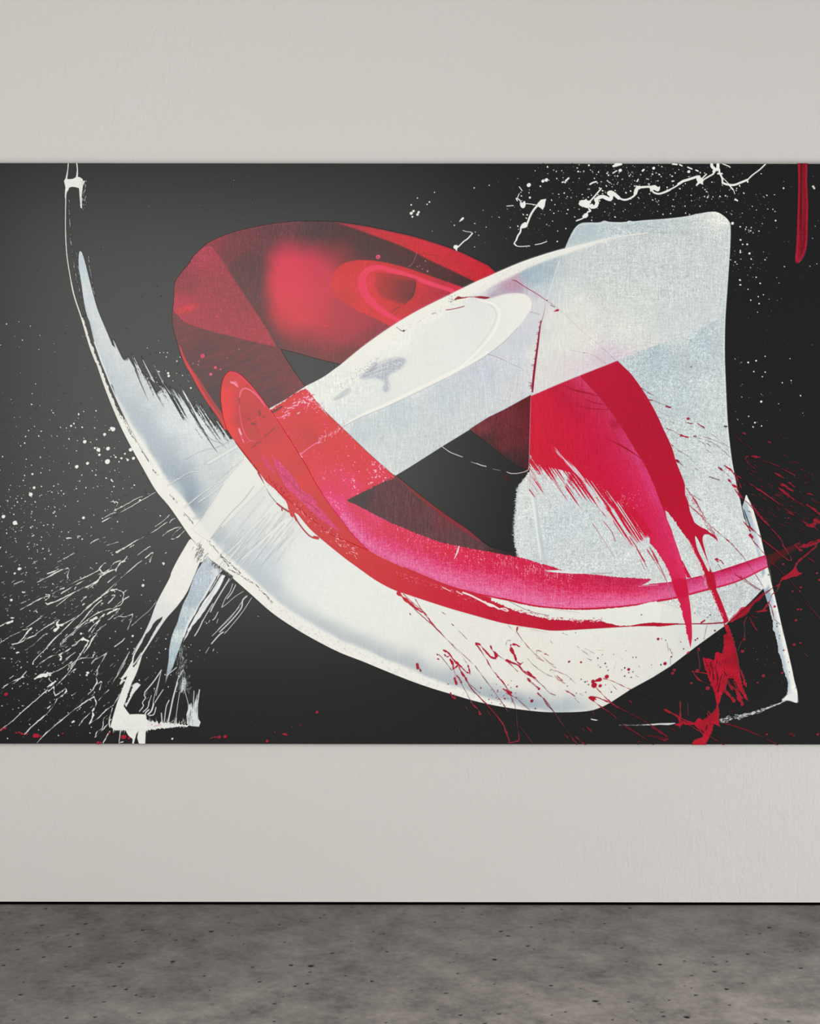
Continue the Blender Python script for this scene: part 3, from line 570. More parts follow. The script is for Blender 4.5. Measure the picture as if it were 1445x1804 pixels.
# ---- diagonal white band, over the red loop and the slab
btop = cat([(437,740),(500,706)], cr(z(560,600,K,[(-100,385),(0,335),(60,300),(100,272),(150,235),(200,200)])), cr([(601.5,641.5),(643,608),(693,573),(738.5,546),(792.5,519),(834,498.5),(860,487),(879.4,477.8),(923,460),(964.6,445.7),(994.7,437.4),(1037,427),(1078.7,416.8),(1110,411.5),(1140,408.5)]))
band = cat(btop, cr([(1140,408.5),(1200,412),(1262,425),(1284,445)]), [(1278,553)], cr([(1277,555),(1245,573.7),(1201.6,592),(1148,610.6),(1087.5,634.5)]), [(1026.8,658.4),(985,675),(935.5,696.8),(889.8,721.7),(860,736),(827.8,756.7),(780,786),(722,823),(696,838.7),(640,800),(560,760)])
rim_up = np.array(cr([(601.5,641.5),(643,608),(693,573),(738.5,546),(792.5,519),(834,498.5),(860,487),(923,460),(994.7,437.4),(1037,427),(1078.7,416.8),(1140,408.5)]))
fb = field([(560,700,(233,235,231)),(600,680,(233,233,228)),(640,630,(236,236,231)),(700,590,(238,238,232)),(780,540,(238,238,232)),(850,500,(236,236,230)),(600,735,(223,227,227)),(650,700,(226,229,227)),(720,660,(229,230,226)),(760,610,(231,231,228)),(830,560,(230,231,228)),(840,540,(228,229,226)),
            (640,760,(200,209,213)),(700,730,(200,209,214)),(700,800,(208,214,215)),(680,820,(212,216,216)),(760,760,(205,211,213)),(790,700,(200,207,214)),(850,660,(203,207,216)),(830,720,(206,211,214)),(900,690,(208,210,215)),(900,640,(208,211,218)),(920,600,(206,209,217)),(950,620,(222,222,219)),(935,570,(210,212,218)),
            (990,600,(224,224,219)),(970,660,(220,218,216)),(1000,650,(219,212,215)),(1050,640,(218,208,214)),(1075,630,(214,204,214)),(1030,600,(223,222,218)),(980,560,(224,224,219)),(950,535,(216,216,218)),(905,500,(196,168,184)),(870,515,(196,190,202)),(890,500,(200,170,186)),(945,520,(204,198,210)),(1100,580,(219,221,217)),(1020,540,(221,222,218)),
            (945,490,(172,190,202)),(930,485,(166,184,196)),(965,475,(176,190,198)),(955,510,(196,207,212)),(1020,470,(204,210,211)),(1100,450,(204,210,211)),(1200,460,(204,210,211)),(1260,480,(204,211,211)),(1180,540,(206,212,212)),(1060,500,(210,214,213)),(1120,540,(212,216,214)),(1000,510,(212,217,216))], 4)
def c_band(X, Y, w):
    b = fb(X, Y, w)
    return b + ((2.2 + 3.2 * (Y > 645 - .1 * (X - 700)) * (X < 960) + 5.5 * sstep(960, 1080, X) + 3 * sstep(910, 930, X) * (Y < 530)) * WEAVE[w.sl] + 2.2 * TV[w.sl] * (X > 560) * (X < 1000))[..., None]
def a_band(X, Y, w):
    return np.where(X > 1087, np.interp(X, [1087, 1150, 1283], [1, .92, .75]), 1)
paint(band, c_band, BAND, a=a_band)
# cream rim of the band
rimp = cat(rim_up, cr([(1140,409.5),(1095,417),(1050,430),(1010,443),(975,455),(940,468),(905,485),(870,503),(830,522),(790,545),(740,574),(690,604),(640,640),(600,665)]))
paint(rimp, (238,237,230), BAND, soft=1.6, a=lambda X, Y, w: np.interp(X, [600, 640, 1040, 1140], [.25, .9, .95, .15]) * (1 - .1 * np.clip(G1[w.sl], 0, 2)))
line(rim_up + np.array((0, 1.2)), [2.5] * 50 + [1.0] * 20, (240,239,233), BAND, .9)
# slab's left edge seen through the band
line(cr([(986,458),(975,490),(963,529)]), 1.2, (226,229,228), BAND, .7)
paint([(984,462),(990,470),(975,520),(964,528),(975,490)], (214,220,221), BAND, soft=3, a=.5)
def blotch(poly, col, lab, soft, a, g=.2): paint(cr(poly, closed=True), col, lab, soft=soft, a=lambda X, Y, w: np.clip(a + g * WEAVE[w.sl], 0, 1))
# thick oval head of wet white
oval = cat(cr([(640,700),(700,648),(767.6,566),(800,546),(830,533),(850,529),(871,523),(890,517.5),(908.5,516),(921,517.5),(930,522),(936.5,533),(935,543),(931,551.5),(912.6,576.5),(887.8,601),(860.8,622),(840,635.6),(784,664),(734,689),(682.5,713),(637,733),(605.7,749.5)]), [(590,735)])
paint(oval, lambda X, Y, w: field([(620,730,(224,228,227)),(660,700,(226,229,226)),(740,660,(230,231,227)),(800,620,(230,231,228)),(830,570,(227,229,226)),(850,545,(227,228,226)),(875,580,(232,232,227)),(900,545,(234,234,229)),(925,535,(236,235,230)),(900,590,(234,234,229)),(780,580,(231,231,228))])(X, Y, w) + 1.6 * WEAVE[w.sl][..., None], BAND,
      a=lambda X, Y, w: sstep(700, 800, X + (Y - 560) * .7))
line(cr([(605.7,749),(637,732),(682.5,712),(734,687.5),(784,662.5),(830,638),(860,620)]), [2, 4.5, 6, 6.5, 6.5, 5, 3], (240,239,233), BAND, .85)
line(cr([(606,751),(637,735),(682,716),(734,691.5),(784,667)]), 1.6, (188,196,200), BAND, .5)
line(cr([(842,529),(863,533),(874,540),(880,553),(876,572),(866,590),(850,610),(830,630),(806,650),(784,660)]), [1, 2.5, 3.2, 3.4, 3.4, 3.2, 3.2, 3.2, 2.6, 2], (242,241,236), BAND, .8)
line(cr([(860,536),(870,543),(874,555),(869,573),(857,592),(842,612)]), 1.5, (214,217,216), BAND, .5)
line(cr([(912,577),(888,602),(861,623.5),(840,637)]), 1.4, (186,190,198), BAND, .5)
# bluish thin patches
blotch([(632,664),(645,652),(659,642),(676,634),(690,630),(706,629),(715,634),(709,644),(700,652),(688,657),(682,666),(686,680),(680,690),(674,688),(673,682),(677,673),(668,668),(657,665),(644,667)], (176,181,194), BAND, 2.0, .75, .3)
blotch([(586,702),(600,691),(612,683),(618,687),(606,697),(592,704)], (178,188,196), BAND, 1.5, .7)
blotch([(640,662),(652,648),(662,638),(666,642),(655,655)], (160,164,178), BAND, 1.6, .6)
for x0, y0, x1, y1 in ((632,664,700,640),(640,668,690,650),(604,692,660,672),(590,700,640,682),(636,662,668,637),(660,668,676,676),(650,652,690,634)): line([(x0, y0), ((x0 + x1) / 2, (y0 + y1) / 2 - 1), (x1, y1)], [.6, 1.2, .3], (226,228,228), BAND, .7)
for _ in range(60):
    t = rng.random(); dot(600 + 70 * t + rng.normal(0, 3), 680 - 50 * t + rng.normal(0, 4), rng.uniform(.3, .75), (110,112,112), BAND, .7)
for _ in range(110):
    t = rng.random(); dot(690 + 200 * t + rng.normal(0, 3), 590 - 100 * t + rng.normal(0, 5), rng.uniform(.25, .6), (120,120,122), BAND, .5)
for _ in range(70): t = rng.random(); dot(700 + 160 * t + rng.normal(0, 3), 833 - 96 * t - abs(rng.normal(0, 10)), rng.uniform(.25, .7), (110,112,114), BAND, .55)
dot(711, 583, 1.8, (92,90,92), BAND); dot(699, 577, .8, (110,108,108), BAND); line([(699,577),(708,583),(716,582)], [.6, 2, .6], (120,116,118), BAND, .6)
# lavender bruise and hairline where the red loop shows under the white
blotch([(858,522),(870,512),(886,500),(902,493),(912,499),(922,507),(918,514),(900,515),(880,518),(866,523)], (178,160,178), BAND, 2.2, .62, .3)
blotch([(884,504),(900,495),(912,500),(918,508),(905,511)], (188,140,162), BAND, 1.5, .5, .4)
line([(900,493),(908,494.5),(918,501),(930,508.5),(943,516),(955,524),(962,529)], [.6, 1.8, 1.6, 1.5, 1.4, 1.2, .8], (160,58,84), BAND, .75)
line([(962,529),(975,537),(990,549),(1005,563),(1025,582),(1045,599),(1060,612),(1075,625),(1084,634)], [1.2, .9, .6, .6, .6, .6, .7, 1.0, 1.2], (156,130,146), BAND, .6)
line([(970,537),(977,541)], 1.3, (120,90,100), BAND); paint(z(840,400,K,[(645,716),(665,705),(682,694),(698,700),(692,714),(670,716)]), (176,36,58), BAND)
dot(963, 529, 1.2, (110,70,84), BAND)
blotch([(1040,640),(1060,618),(1074,625),(1086,635),(1060,645)], (212,198,208), BAND, 3, .4, .35)
lines(K, 840, 400, [(.8,[(450,720),(490,728),(535,740)],(150,110,126)),(.8,[(95,1080),(190,1110),(280,1155),(380,1200)],(170,150,166)),(1.0,[(90,1078),(160,1100),(230,1130)],(176,150,164)),(.7,[(800,1045),(880,1060),(960,1075),(1040,1110),(1090,1150)],(170,150,160)),(1,[(905,1062),(918,1072)],(110,90,96)),(.6,[(560,860),(620,895)],(170,165,166)),(.7,[(1010,1100),(1060,1140),(1100,1160)],(160,120,140))], (160,140,150), BAND, .65)
lines(K, 560, 380, [(1.2,[(1260,690),(1350,688)],(150,60,76)),(1.4,[(1085,800),(1130,795),(1200,780),(1240,768)],(160,56,76)),(1.2,[(965,832),(1000,824)],(130,120,124))], (150,40,58), BAND, .9)
for q_ in ([(799,529),(803,525),(807,522),(814,523.5),(823,523),(822,524.6),(813,526.2),(806,527.5)], [(836,523.6),(845,521.6),(855,522.4),(863,524),(856,526.6),(848,526),(842,525)]): paint(cr(q_, closed=True), (150,38,56), BAND, soft=.4)
for _ in range(26): dot(796 + rng.normal(0, 4), 526 + rng.normal(0, 4), rng.uniform(.3, .8), (110,84,92), BAND, .7)
# the upright red seam
line([(961,533),(958.5,550),(953,570)], [.6, 1.0, 1.4], (170,110,126), BAND, .8)
seam = [(953,565),(950,585),(947,610),(943,640),(940,665),(938,690)]
line(seam, [1.6, 2.6, 3.4, 4.0, 4.2, 2.8], (142,36,58), BAND)
for _ in range(60):
    t = rng.random(); x = 953 - 16 * t; y = 565 + 128 * t; seg(x, y, .8, x - rng.uniform(1, 7) * (.4 + rng.random()), y + rng.uniform(-3, 1), .3, (140,40,62), BAND, .75)
line([(953.5,578),(945,640),(939.5,695)], .8, (226,200,204), BAND, .7)
# ---- thin whites running out of the band towards the lower left
sw = cat([(437,741),(430,756)], cr(z(180,760,K,[(1200,240),(1120,330),(1050,420),(960,560),(880,680),(815,775),(760,830)])), cr(z(180,760,K,[(905,935),(960,880),(1080,760),(1230,610),(1400,440),(1445,420)])), [(490,850)])
paint(sw, (234,234,229), BAND, soft=2.5, a=lambda X, Y, w: np.clip(.85 + .05 * CLOUD[w.sl], 0, 1))
lines(K, 180, 760, [(2.2,[(560,460),(600,430),(740,350),(830,340)]),(1.5,[(700,650),(800,560),(920,480),(1000,400),(1180,250)]),(2.0,[(700,640),(760,600),(880,500),(960,430)]),(1.6,[(860,280),(920,250),(1040,190),(1160,120)]),(6,[(900,270),(1000,210),(1150,120)]),(1.2,[(700,240),(860,160),(960,140),(1110,70)]),(3,[(820,600),(960,500),(1100,360),(1200,260)]),(1.2,[(590,445),(640,410),(760,390)]),(1.5,[(770,740),(830,700),(900,640)]),(1,[(780,750),(830,720),(870,680)])], (226,229,228), BAND, .6)
for i in range(90):
    t = rng.random(); x, y = 375 + 130 * t + rng.normal(0, 6), 1005 - 60 * t + rng.normal(0, 18); L = rng.uniform(20, 90)
    seg(x, y, .3, x + L * .62, y - L * .78, rng.uniform(.5, 2.2), (236,236,232) if rng.random() < .7 else (196,204,210), BAND if rng.random() < .5 else ARC, .35)
lines(K, 340, 740, [(1.2,[(160,1000),(230,900),(330,780),(420,690),(520,560)],(196,200,202)),(1,[(380,1200),(520,1080),(700,900),(820,800)],(184,190,194)),(1.4,[(150,1010),(240,910)],(180,186,190)),(1.4,[(370,1230),(430,1150),(560,1020)],(190,196,200)),(2,[(300,1130),(520,900),(700,740)],(234,235,231)),(3,[(420,1180),(640,980),(820,830)],(236,236,232)),(2,[(600,1180),(760,1010),(880,880)],(226,229,229))], (190,196,200), ARC, .55)

# ---- white legs where the band runs off to the lower left
leg1 = cat(cr(z(180,960,K,[(740,-40),(715,0),(640,130),(590,230),(570,290),(470,480),(410,640),(360,750),(300,870),(260,950)])), z(180,960,K,[(255,985),(225,1040),(180,1110),(155,1140),(170,1145),(205,1120),(215,1115),(190,1180),(160,1260),(130,1340),(100,1440),(72,1545),(110,1575),(200,1575),(225,1620),(262,1650),(258,1690),(270,1690),(292,1610),(310,1580),(300,1640),(315,1690),(368,1690),(372,1590),(390,1565)]),
           z(180,960,K,[(398,1500),(372,1470),(372,1440),(300,1438),(235,1440),(205,1400),(185,1370),(200,1330),(225,1260),(245,1190),(285,1110),(305,1060),(330,980)]), cr(z(180,960,K,[(340,940),(430,800),(540,635),(640,520),(720,405),(780,270),(830,150)])), [(358,990),(366,981),(352,966),(337,949.5)])
def c_leg(X, Y, w): return field([(330,980,(238,236,230)),(310,1040,(236,235,230)),(280,1080,(226,226,226)),(270,1095,(218,220,222)),(240,1180,(232,233,229)),(230,1270,(234,235,230))])(X, Y, w) + 1.5 * G1[w.sl][..., None]
paint(leg1, c_leg, LEGS)
hole = cat(rag(z(180,960,K,[(515,610),(465,640),(435,670),(400,735),(370,760),(330,850),(285,920),(272,960),(262,1030)]), .3, 1.2, 4), rag(z(180,960,K,[(268,1045),(300,1000),(335,930),(400,820),(440,740),(470,690),(505,640),(515,610)]), .3, 1.2, 4))
paint(hole, put_gap, LEGS)
paint(z(180,960,K,[(245,1190),(300,1170),(330,1190),(270,1260),(225,1345),(205,1380),(195,1355),(230,1270)]), (228,230,227), LEGS)
paint(rag(cr(z(180,960,K,[(250,1200),(290,1130),(262,1210),(232,1290),(205,1350),(215,1290)]), closed=True), .8, 1), put_gap, LEGS)
paint(cat(rag(z(180,960,K,[(390,1500),(440,1500),(520,1510),(600,1518),(700,1522),(760,1530),(820,1530)]), 1.2, 1), z(180,960,K,[(826,1545)]), rag(z(180,960,K,[(760,1540),(700,1540),(600,1550),(500,1560),(430,1568),(385,1575)]), .9, 1)), (230,231,228), LEGS)
leg2 = cat([(372,987.5),(365,980)], cr(z(180,960,K,[(870,125),(832,180),(792,250),(762,330),(730,420),(690,500),(660,590),(640,660),(610,730),(590,790),(575,860),(570,900),(566,980),(550,1080),(537,1180)])), cr(z(180,960,K,[(537,1180),(560,1120),(600,1040),(635,940),(665,860),(690,790),(720,710),(760,640),(800,560),(850,480),(900,390),(950,300),(1000,240)])), [(394,1005),(385,998)])
paint(leg2, lambda X, Y, w: field([(366,990,(194,201,210)),(372,1000,(174,183,198)),(362,1020,(190,201,212)),(345,1050,(184,197,206)),(335,1060,(178,191,200)),(335,1080,(200,211,216)),(315,1100,(180,195,202)),(318,1120,(210,219,222)),(304,1140,(184,199,206)),(300,1165,(178,195,202)),(292,1195,(144,159,168)),(378,1005,(220,223,226))], 4)(X, Y, w) + 9 * WEAVE[w.sl][..., None], LEGS)
line(cr(z(180,960,K,[(960,280),(880,420),(800,560),(740,650),(690,780)])), 3.5, (224,229,231), LEGS, .7)
leg3 = cat(rag(z(180,960,K,[(1048,262),(985,390),(930,470),(880,550),(830,620),(770,690),(730,760),(690,830)]), .35, 1.2, 4), rag(z(180,960,K,[(690,825),(720,745),(770,640),(800,590),(850,500),(900,420),(950,330),(1000,248)]), .35, 1.2, 4))
paint(leg3, lambda X, Y, w: np.array((224., 228., 228.)) + 14 * streak(X * .5 - Y * .86, X * .86 + Y * .5, 30, 1.2)[..., None], LEGS)
line(z(180,960,K,[(1010,250),(920,400),(840,500),(790,600)]), [2.2, 2, 1.8, .8], (58,60,60), LEGS, .9)
lines(K, 180, 960, [(2.2,[(1080,290),(1020,390),(960,490),(920,570)]),(1.6,[(940,500),(870,620),(830,700),(790,770)]),(1.5,[(855,640),(820,720),(785,775)]),(1.2,[(1110,330),(1085,400),(1050,450),(1015,530)]),(1.6,[(1135,340),(1100,410),(1060,460)]),(1.0,[(1200,395),(1130,440),(1060,500),(1020,530)]),(2.2,[(1230,435),(1195,470),(1180,540),(1100,640),(1000,740)]),
     (1.2,[(1270,450),(1200,560),(1130,650),(1050,745)]),(1.2,[(1190,480),(1100,610),(1010,700),(935,775)]),(1,[(1165,530),(1080,620),(985,720)]),(2,[(1030,740),(990,770),(930,840)]),(.9,[(1000,765),(930,840)]),(1.4,[(985,570),(960,620),(940,640)]),(1,[(985,630),(975,665)]),(1.2,[(915,640),(905,660)]),(1,[(910,870),(880,920)]),(1.4,[(950,885),(942,902)]),(1,[(1050,735),(1040,755)])], (214,217,217), LEGS, .85)
for x, y in ((830,897),(1325,607),(755,850),(700,860),(735,870)): dot(180 + x / K, 960 + y / K, .8, (210,212,212), LEGS)
for _ in range(240):
    t = rng.random(); x = 318 + 14 * rng.normal(0, .3) + 6 * t; y = 1135 + 85 * t; x += rng.normal(0, 4); seg(x, y, .5, x - rng.uniform(0, 1), y + rng.uniform(1, 6), .3, (186,194,198), LEGS, .5)
blotch(z(180,960,K,[(690,1130),(712,1140),(715,1190),(690,1240),(668,1250),(672,1190)]), (206,214,218), LEGS, 1.2, .8)
lines(K, 180, 960, [(2.4,[(640,1170),(620,1240),(600,1320),(580,1420),(562,1500)]),(1.4,[(690,1060),(650,1130),(630,1200)]),(1,[(700,1230),(730,1340),(735,1400)]),(1,[(660,1250),(640,1380),(625,1500)]),(1.6,[(570,1320),(545,1380),(530,1500)]),(2,[(505,1430),(510,1500)]),(1.4,[(632,1470),(630,1515)]),(1.2,[(550,1110),(600,1070),(635,1040)]),(2,[(505,1065),(440,1160),(365,1250)]),(1.4,[(365,1250),(360,1280),(370,1300),(345,1340),(352,1370),(318,1415)]),
     (1,[(500,1090),(470,1200),(440,1310),(430,1400)]),(1,[(490,1130),(460,1280)]),(1.4,[(520,1230),(480,1290),(450,1340)]),(1.6,[(400,1330),(390,1380),(350,1420)]),(2.4,[(440,1350),(420,1410),(390,1440)]),(1.6,[(460,1380),(440,1440),(400,1450)]),(2,[(375,1470),(370,1430),(400,1400)]),(1.2,[(420,1280),(400,1340)]),
     (2,[(345,790),(300,860),(260,930)],(196,198,198)),(1.2,[(465,480),(400,560),(340,610),(250,690)],(170,172,172)),(1.2,[(235,910),(180,1000),(130,1100)],(190,192,192)),(1,[(200,1000),(150,1080),(110,1140)],(190,192,192)),(2.2,[(335,920),(290,990),(265,1020)]),(2.4,[(208,1180),(190,1150),(160,1180)])], (220,222,221), LEGS, .9)
paint(cat(z(180,960,K,[(722,1520),(718,1440),(730,1400),(735,1340),(745,1360),(760,1340),(770,1400),(780,1235),(785,1240),(780,1360),(800,1300),(810,1255),(806,1340),(825,1225),(832,1230),(815,1360),(815,1440),(820,1480),(838,1505),(826,1540),(760,1540)])), (218,224,226), LEGS)
for _ in range(36):
    x = rng.uniform(725, 822); y = rng.uniform(1260, 1500); line(z(180,960,K,[(x, y), (x - 4, y + rng.uniform(15, 60))]), [.9, .5], (74,76,76), LEGS, .7)
for _ in range(130):
    x = rng.uniform(230, 345); y = 1275 + rng.normal(0, 3); h = rng.random() ** 3 * 12 * (x > 262); seg(x, y, .6, x + rng.normal(0, 1), y - h, .2, (222,224,222), LEGS, .8)
for _ in range(90): x = rng.uniform(200, 262); seg(x, 1285, .7, x + rng.normal(0, 1), 1285 + rng.random() ** 2 * 9, .2, (226,228,225), LEGS, .8)
for _ in range(60):
    x, y = 353 + rng.normal(0, 5), 975 + rng.normal(0, 7); L = rng.uniform(2, 7); seg(x, y, rng.uniform(.3, .9), x - .5 * L, y + .85 * L, .3, (74,76,78), LEGS, .6)
for _ in range(50):
    t = rng.random(); x, y = 370 + 40 * t, 988 + 30 * t; seg(x + 2, y - 1, .6, x - rng.uniform(-2, 4), y + rng.uniform(2, 9), .3, (64,66,66), LEGS, .7)
dot(268, 1277, .8, (200,80,100), LEGS); line([(272,1280),(284,1277)], 1.4, (206,120,140), LEGS, .6)

# ---- white spatter threads on the left
lines(6.02, 0, 940, [(2,[(500,430),(560,410),(620,380)]),(2.6,[(400,520),(520,460),(640,395),(720,370)]),(1.6,[(720,370),(735,390),(715,450),(715,490),(630,550)]),(1.4,[(690,480),(640,515)]),(1.2,[(610,305),(720,250),(820,192)]),(1.6,[(960,110),(1010,75),(1120,40)]),(1.2,[(1130,130),(1255,92)]),(2.2,[(1240,195),(1300,165),(1380,120),(1445,75)]),(1.6,[(1240,200),(1340,150)]),(2.6,[(1380,148),(1425,120)]),(3,[(710,55),(755,50)]),(2,[(820,35),(850,30)]),
     (1.6,[(720,555),(860,485),(980,430),(1060,385)]),(2.2,[(650,640),(790,555),(900,500)]),(2.6,[(500,755),(620,710),(780,630),(920,560),(1030,510),(1070,455)]),(1.8,[(600,775),(720,680),(800,620)]),(3.2,[(1070,455),(1120,425),(1180,395),(1230,385)]),(2.4,[(1230,400),(1240,370),(1280,310),(1330,295)]),(1.6,[(1280,290),(1220,310),(1180,350)]),(1.6,[(1300,310),(1350,245)]),(2.4,[(1060,385),(1090,420),(1120,410)]),(2,[(1050,380),(1095,330),(1130,310)]),(2,[(1180,365),(1130,400),(1060,440)]),(3,[(1040,500),(1010,530),(900,580)]),(1.6,[(960,575),(1020,530)]),
     (2,[(215,815),(330,750),(440,690),(520,665)]),(2.2,[(485,650),(525,655),(520,680),(480,715)]),(1.8,[(225,745),(280,720),(330,695)]),(1.2,[(540,640),(660,590)]),(1.6,[(500,745),(480,740)]),(1.6,[(1145,520),(1230,455),(1300,415)]),(2.6,[(0,990),(60,955),(130,935)]),(5,[(80,955),(135,932)]),(1.8,[(0,1165),(120,1090),(240,1030),(400,920),(525,830)]),(2.6,[(200,1160),(250,1110),(300,1040),(340,1005)]),(1.6,[(340,1005),(240,1030)]),(2.6,[(130,1180),(210,1160),(300,1115),(380,1080)]),(1.2,[(250,1140),(300,1080)]),
     (2.6,[(380,1070),(480,1000),(560,955),(630,925)]),(4,[(630,920),(605,965),(650,975),(680,960)]),(5,[(600,970),(620,1000),(585,1030)]),(2.2,[(680,960),(760,915),(840,870)]),(1.4,[(390,1150),(480,1070),(580,985)]),(2.2,[(500,1200),(640,1060),(820,890),(960,770),(1080,680)]),(2.2,[(800,1010),(850,960),(1000,780),(1080,710)]),(2.4,[(920,790),(1010,720),(1120,640),(1200,590)]),(5,[(1180,605),(1240,595)]),(2.4,[(1240,595),(1310,630),(1305,700),(1290,750),(1210,790)]),(2,[(1310,630),(1355,595)]),(2.2,[(1365,670),(1290,720),(1220,780)]),(1.6,[(1445,340),(1320,450),(1150,600),(1000,740)]),(1.6,[(1240,540),(1150,620)]),
     (2.2,[(640,1185),(760,1080),(900,970),(1000,920)]),(6,[(960,930),(1020,895)]),(2,[(640,1180),(660,1150),(800,1030),(900,940),(1030,850),(1150,805),(1215,800)]),(4.2,[(1130,865),(1170,840),(1230,810),(1270,800)]),(2,[(1270,800),(1220,860),(1150,920)]),(2.2,[(940,1045),(990,980),(1040,940),(1100,880)]),(1.8,[(950,1100),(1000,1010),(1040,940)]),(1.6,[(1030,1040),(1125,965)]),(2.2,[(1110,860),(1060,900),(1030,960)]),(1.6,[(1210,905),(1270,880),(1330,885),(1410,855)]),(1.4,[(1410,855),(1395,920),(1355,1020)]),(1.4,[(1400,975),(1445,945)]),(2,[(1185,660),(1220,655),(1200,690),(1150,740)]),
     (4,[(880,1110),(900,1130),(940,1140)]),(2.4,[(770,1195),(840,1140),(890,1110)]),(2.2,[(940,1140),(915,1200)]),(2,[(1035,1060),(980,1120),(940,1200)]),(2,[(1325,1115),(1270,1165),(1225,1200)]),(2.2,[(185,390),(225,375)]),(2.6,[(120,900),(150,898)]),(1.4,[(150,540),(240,505)]),(2,[(580,680),(605,670)]),(1.8,[(860,720),(915,675)]),(2,[(790,605),(805,570)]),(1.6,[(550,855),(585,835)]),(2,[(880,760),(900,745)]),(1.8,[(1000,1065),(1040,1050)]),(1.8,[(640,590),(680,585)]),(2.2,[(240,625),(270,630)])], (234,235,232), WSPL, .92)
lines(6.02, 0, 1120, [(1.8,[(0,1010),(120,920),(250,800),(400,670),(500,580),(560,520)]),(3.4,[(505,550),(560,510),(595,485)]),(3,[(515,590),(575,545)]),(3,[(370,465),(430,420),(500,405),(555,400)]),(6,[(400,445),(470,425),(530,420)]),(2.2,[(530,430),(525,470),(555,500),(575,550),(575,600),(590,640)]),(3.4,[(590,640),(650,600),(700,560)]),(3.4,[(600,680),(660,640),(705,595),(700,565)]),(2,[(260,1050),(370,940),(480,850),(560,760),(605,680)]),(2.6,[(440,880),(500,830)]),(1.4,[(590,545),(660,470),(750,360)]),(1.6,[(750,350),(780,290),(850,250),(900,235)]),
     (2,[(600,530),(700,430),(760,350),(870,180),(920,90),(940,60)]),(4,[(940,60),(890,40),(850,50)]),(2.4,[(850,50),(790,110),(700,170),(630,205)]),(2,[(390,335),(480,260),(560,215),(630,205)]),(3.4,[(630,205),(655,235),(640,260)]),(1.8,[(630,205),(690,165)]),(2,[(350,305),(370,260),(480,150),(620,0)]),(1.6,[(560,395),(640,360),(720,310),(770,275)]),(1.4,[(760,290),(720,370)]),(1.8,[(1015,0),(940,120),(890,190)]),(1.6,[(850,240),(980,235),(990,210),(1035,180)]),(1.8,[(970,305),(1000,265),(1130,190)]),(1.8,[(1130,195),(1080,280),(1040,350),(1035,400),(1025,440),(1035,500)]),(3,[(1035,480),(1025,510),(990,570)]),(1.8,[(990,575),(930,630)]),(2,[(1040,515),(1080,490),(1060,575)]),
     (2.4,[(395,1140),(480,1050),(560,980),(750,820),(900,710),(1000,650)]),(3.4,[(1000,650),(1020,700),(1020,740),(985,800)]),(3,[(985,810),(990,850),(960,920),(950,940)]),(2.4,[(950,930),(1040,880),(1130,790),(1200,745)]),(2,[(1200,745),(1260,650),(1290,580)]),(2,[(1195,770),(1165,880),(1165,960),(1185,990)]),(2,[(1010,1080),(1060,1030),(1130,960),(1180,890)]),(1.6,[(1010,1080),(1035,1020),(1090,980),(1100,890),(1135,850)]),(2.2,[(1095,1145),(1130,1080),(1170,1010)]),(2,[(1265,1140),(1280,1010)]),(2,[(1265,1140),(1310,1125)]),(2,[(840,960),(880,900)]),(1.4,[(870,910),(960,820)]),(3,[(765,925),(785,910)]),(2.2,[(20,565),(80,520),(180,470),(250,440)]),(1.8,[(150,510),(200,470),(285,380)]),(1.8,[(105,455),(145,430)]),(1.6,[(560,155),(610,125)]),
     (1.6,[(270,160),(380,80),(460,0)],(150,150,150)),(1.6,[(1215,120),(1280,75),(1325,35)]),(2.4,[(755,390),(810,350)]),(2,[(920,390),(945,400)]),(1.6,[(1050,690),(1100,630),(1155,580)]),(1.6,[(1100,750),(1160,710)]),(1.4,[(1235,450),(1290,350),(1375,170)]),(1.4,[(1190,520),(1230,440)]),(2.4,[(1275,520),(1310,450)]),(1.4,[(440,430),(530,320)]),(1.6,[(700,250),(800,180)]),(1.4,[(660,300),(740,230)]),(3,[(180,185),(200,178)]),(2,[(505,775),(540,745)]),(1.6,[(235,750),(260,745)])], (234,235,232), WSPL, .92)
lines(K, 180, 760, [(1.8,[(0,770),(120,710),(280,620),(455,515)]),(1.6,[(0,745),(80,700),(120,690)]),(1.4,[(110,670),(200,625),(280,580),(400,530)]),(1.6,[(75,600),(120,600),(130,620),(100,680)]),(2.4,[(90,590),(110,610)]),(1.8,[(620,740),(540,780),(440,850),(330,910)]),(1.6,[(450,810),(520,760),(575,710)]),(3,[(330,910),(280,935),(200,985)]),(1.6,[(200,985),(130,1030),(125,1020),(180,990)]),(1.8,[(515,890),(570,845),(660,810)]),(1.6,[(700,845),(640,900),(590,915),(610,870),(670,815)]),(2,[(570,780),(600,745)]),(1.4,[(300,1050),(410,975)]),(1.2,[(40,970),(140,940)]),
     (2.2,[(160,1245),(260,1160),(360,1080),(430,1025)]),(2.4,[(370,1075),(430,1030),(405,1110)]),(1.6,[(430,1050),(370,1130)]),(3,[(515,1120),(530,1125),(520,1135)]),(1.4,[(545,1030),(535,1040)])], (234,235,232), WSPL, .95)
for _ in range(120):
    x, y = rng.normal(95, 60), rng.normal(1050, 60); L = rng.uniform(2, 7); seg(x, y, rng.uniform(.3, .9), x + L, y - L * rng.uniform(.4, .9), .3, (212,213,211), WSPL, .7)
for _ in range(60):
    x, y = rng.normal(150, 70), rng.normal(1175, 55); L = rng.uniform(2, 7); seg(x, y, rng.uniform(.3, .8), x + L, y - L * rng.uniform(.7, 1.2), .3, (206,207,205), WSPL, .65)

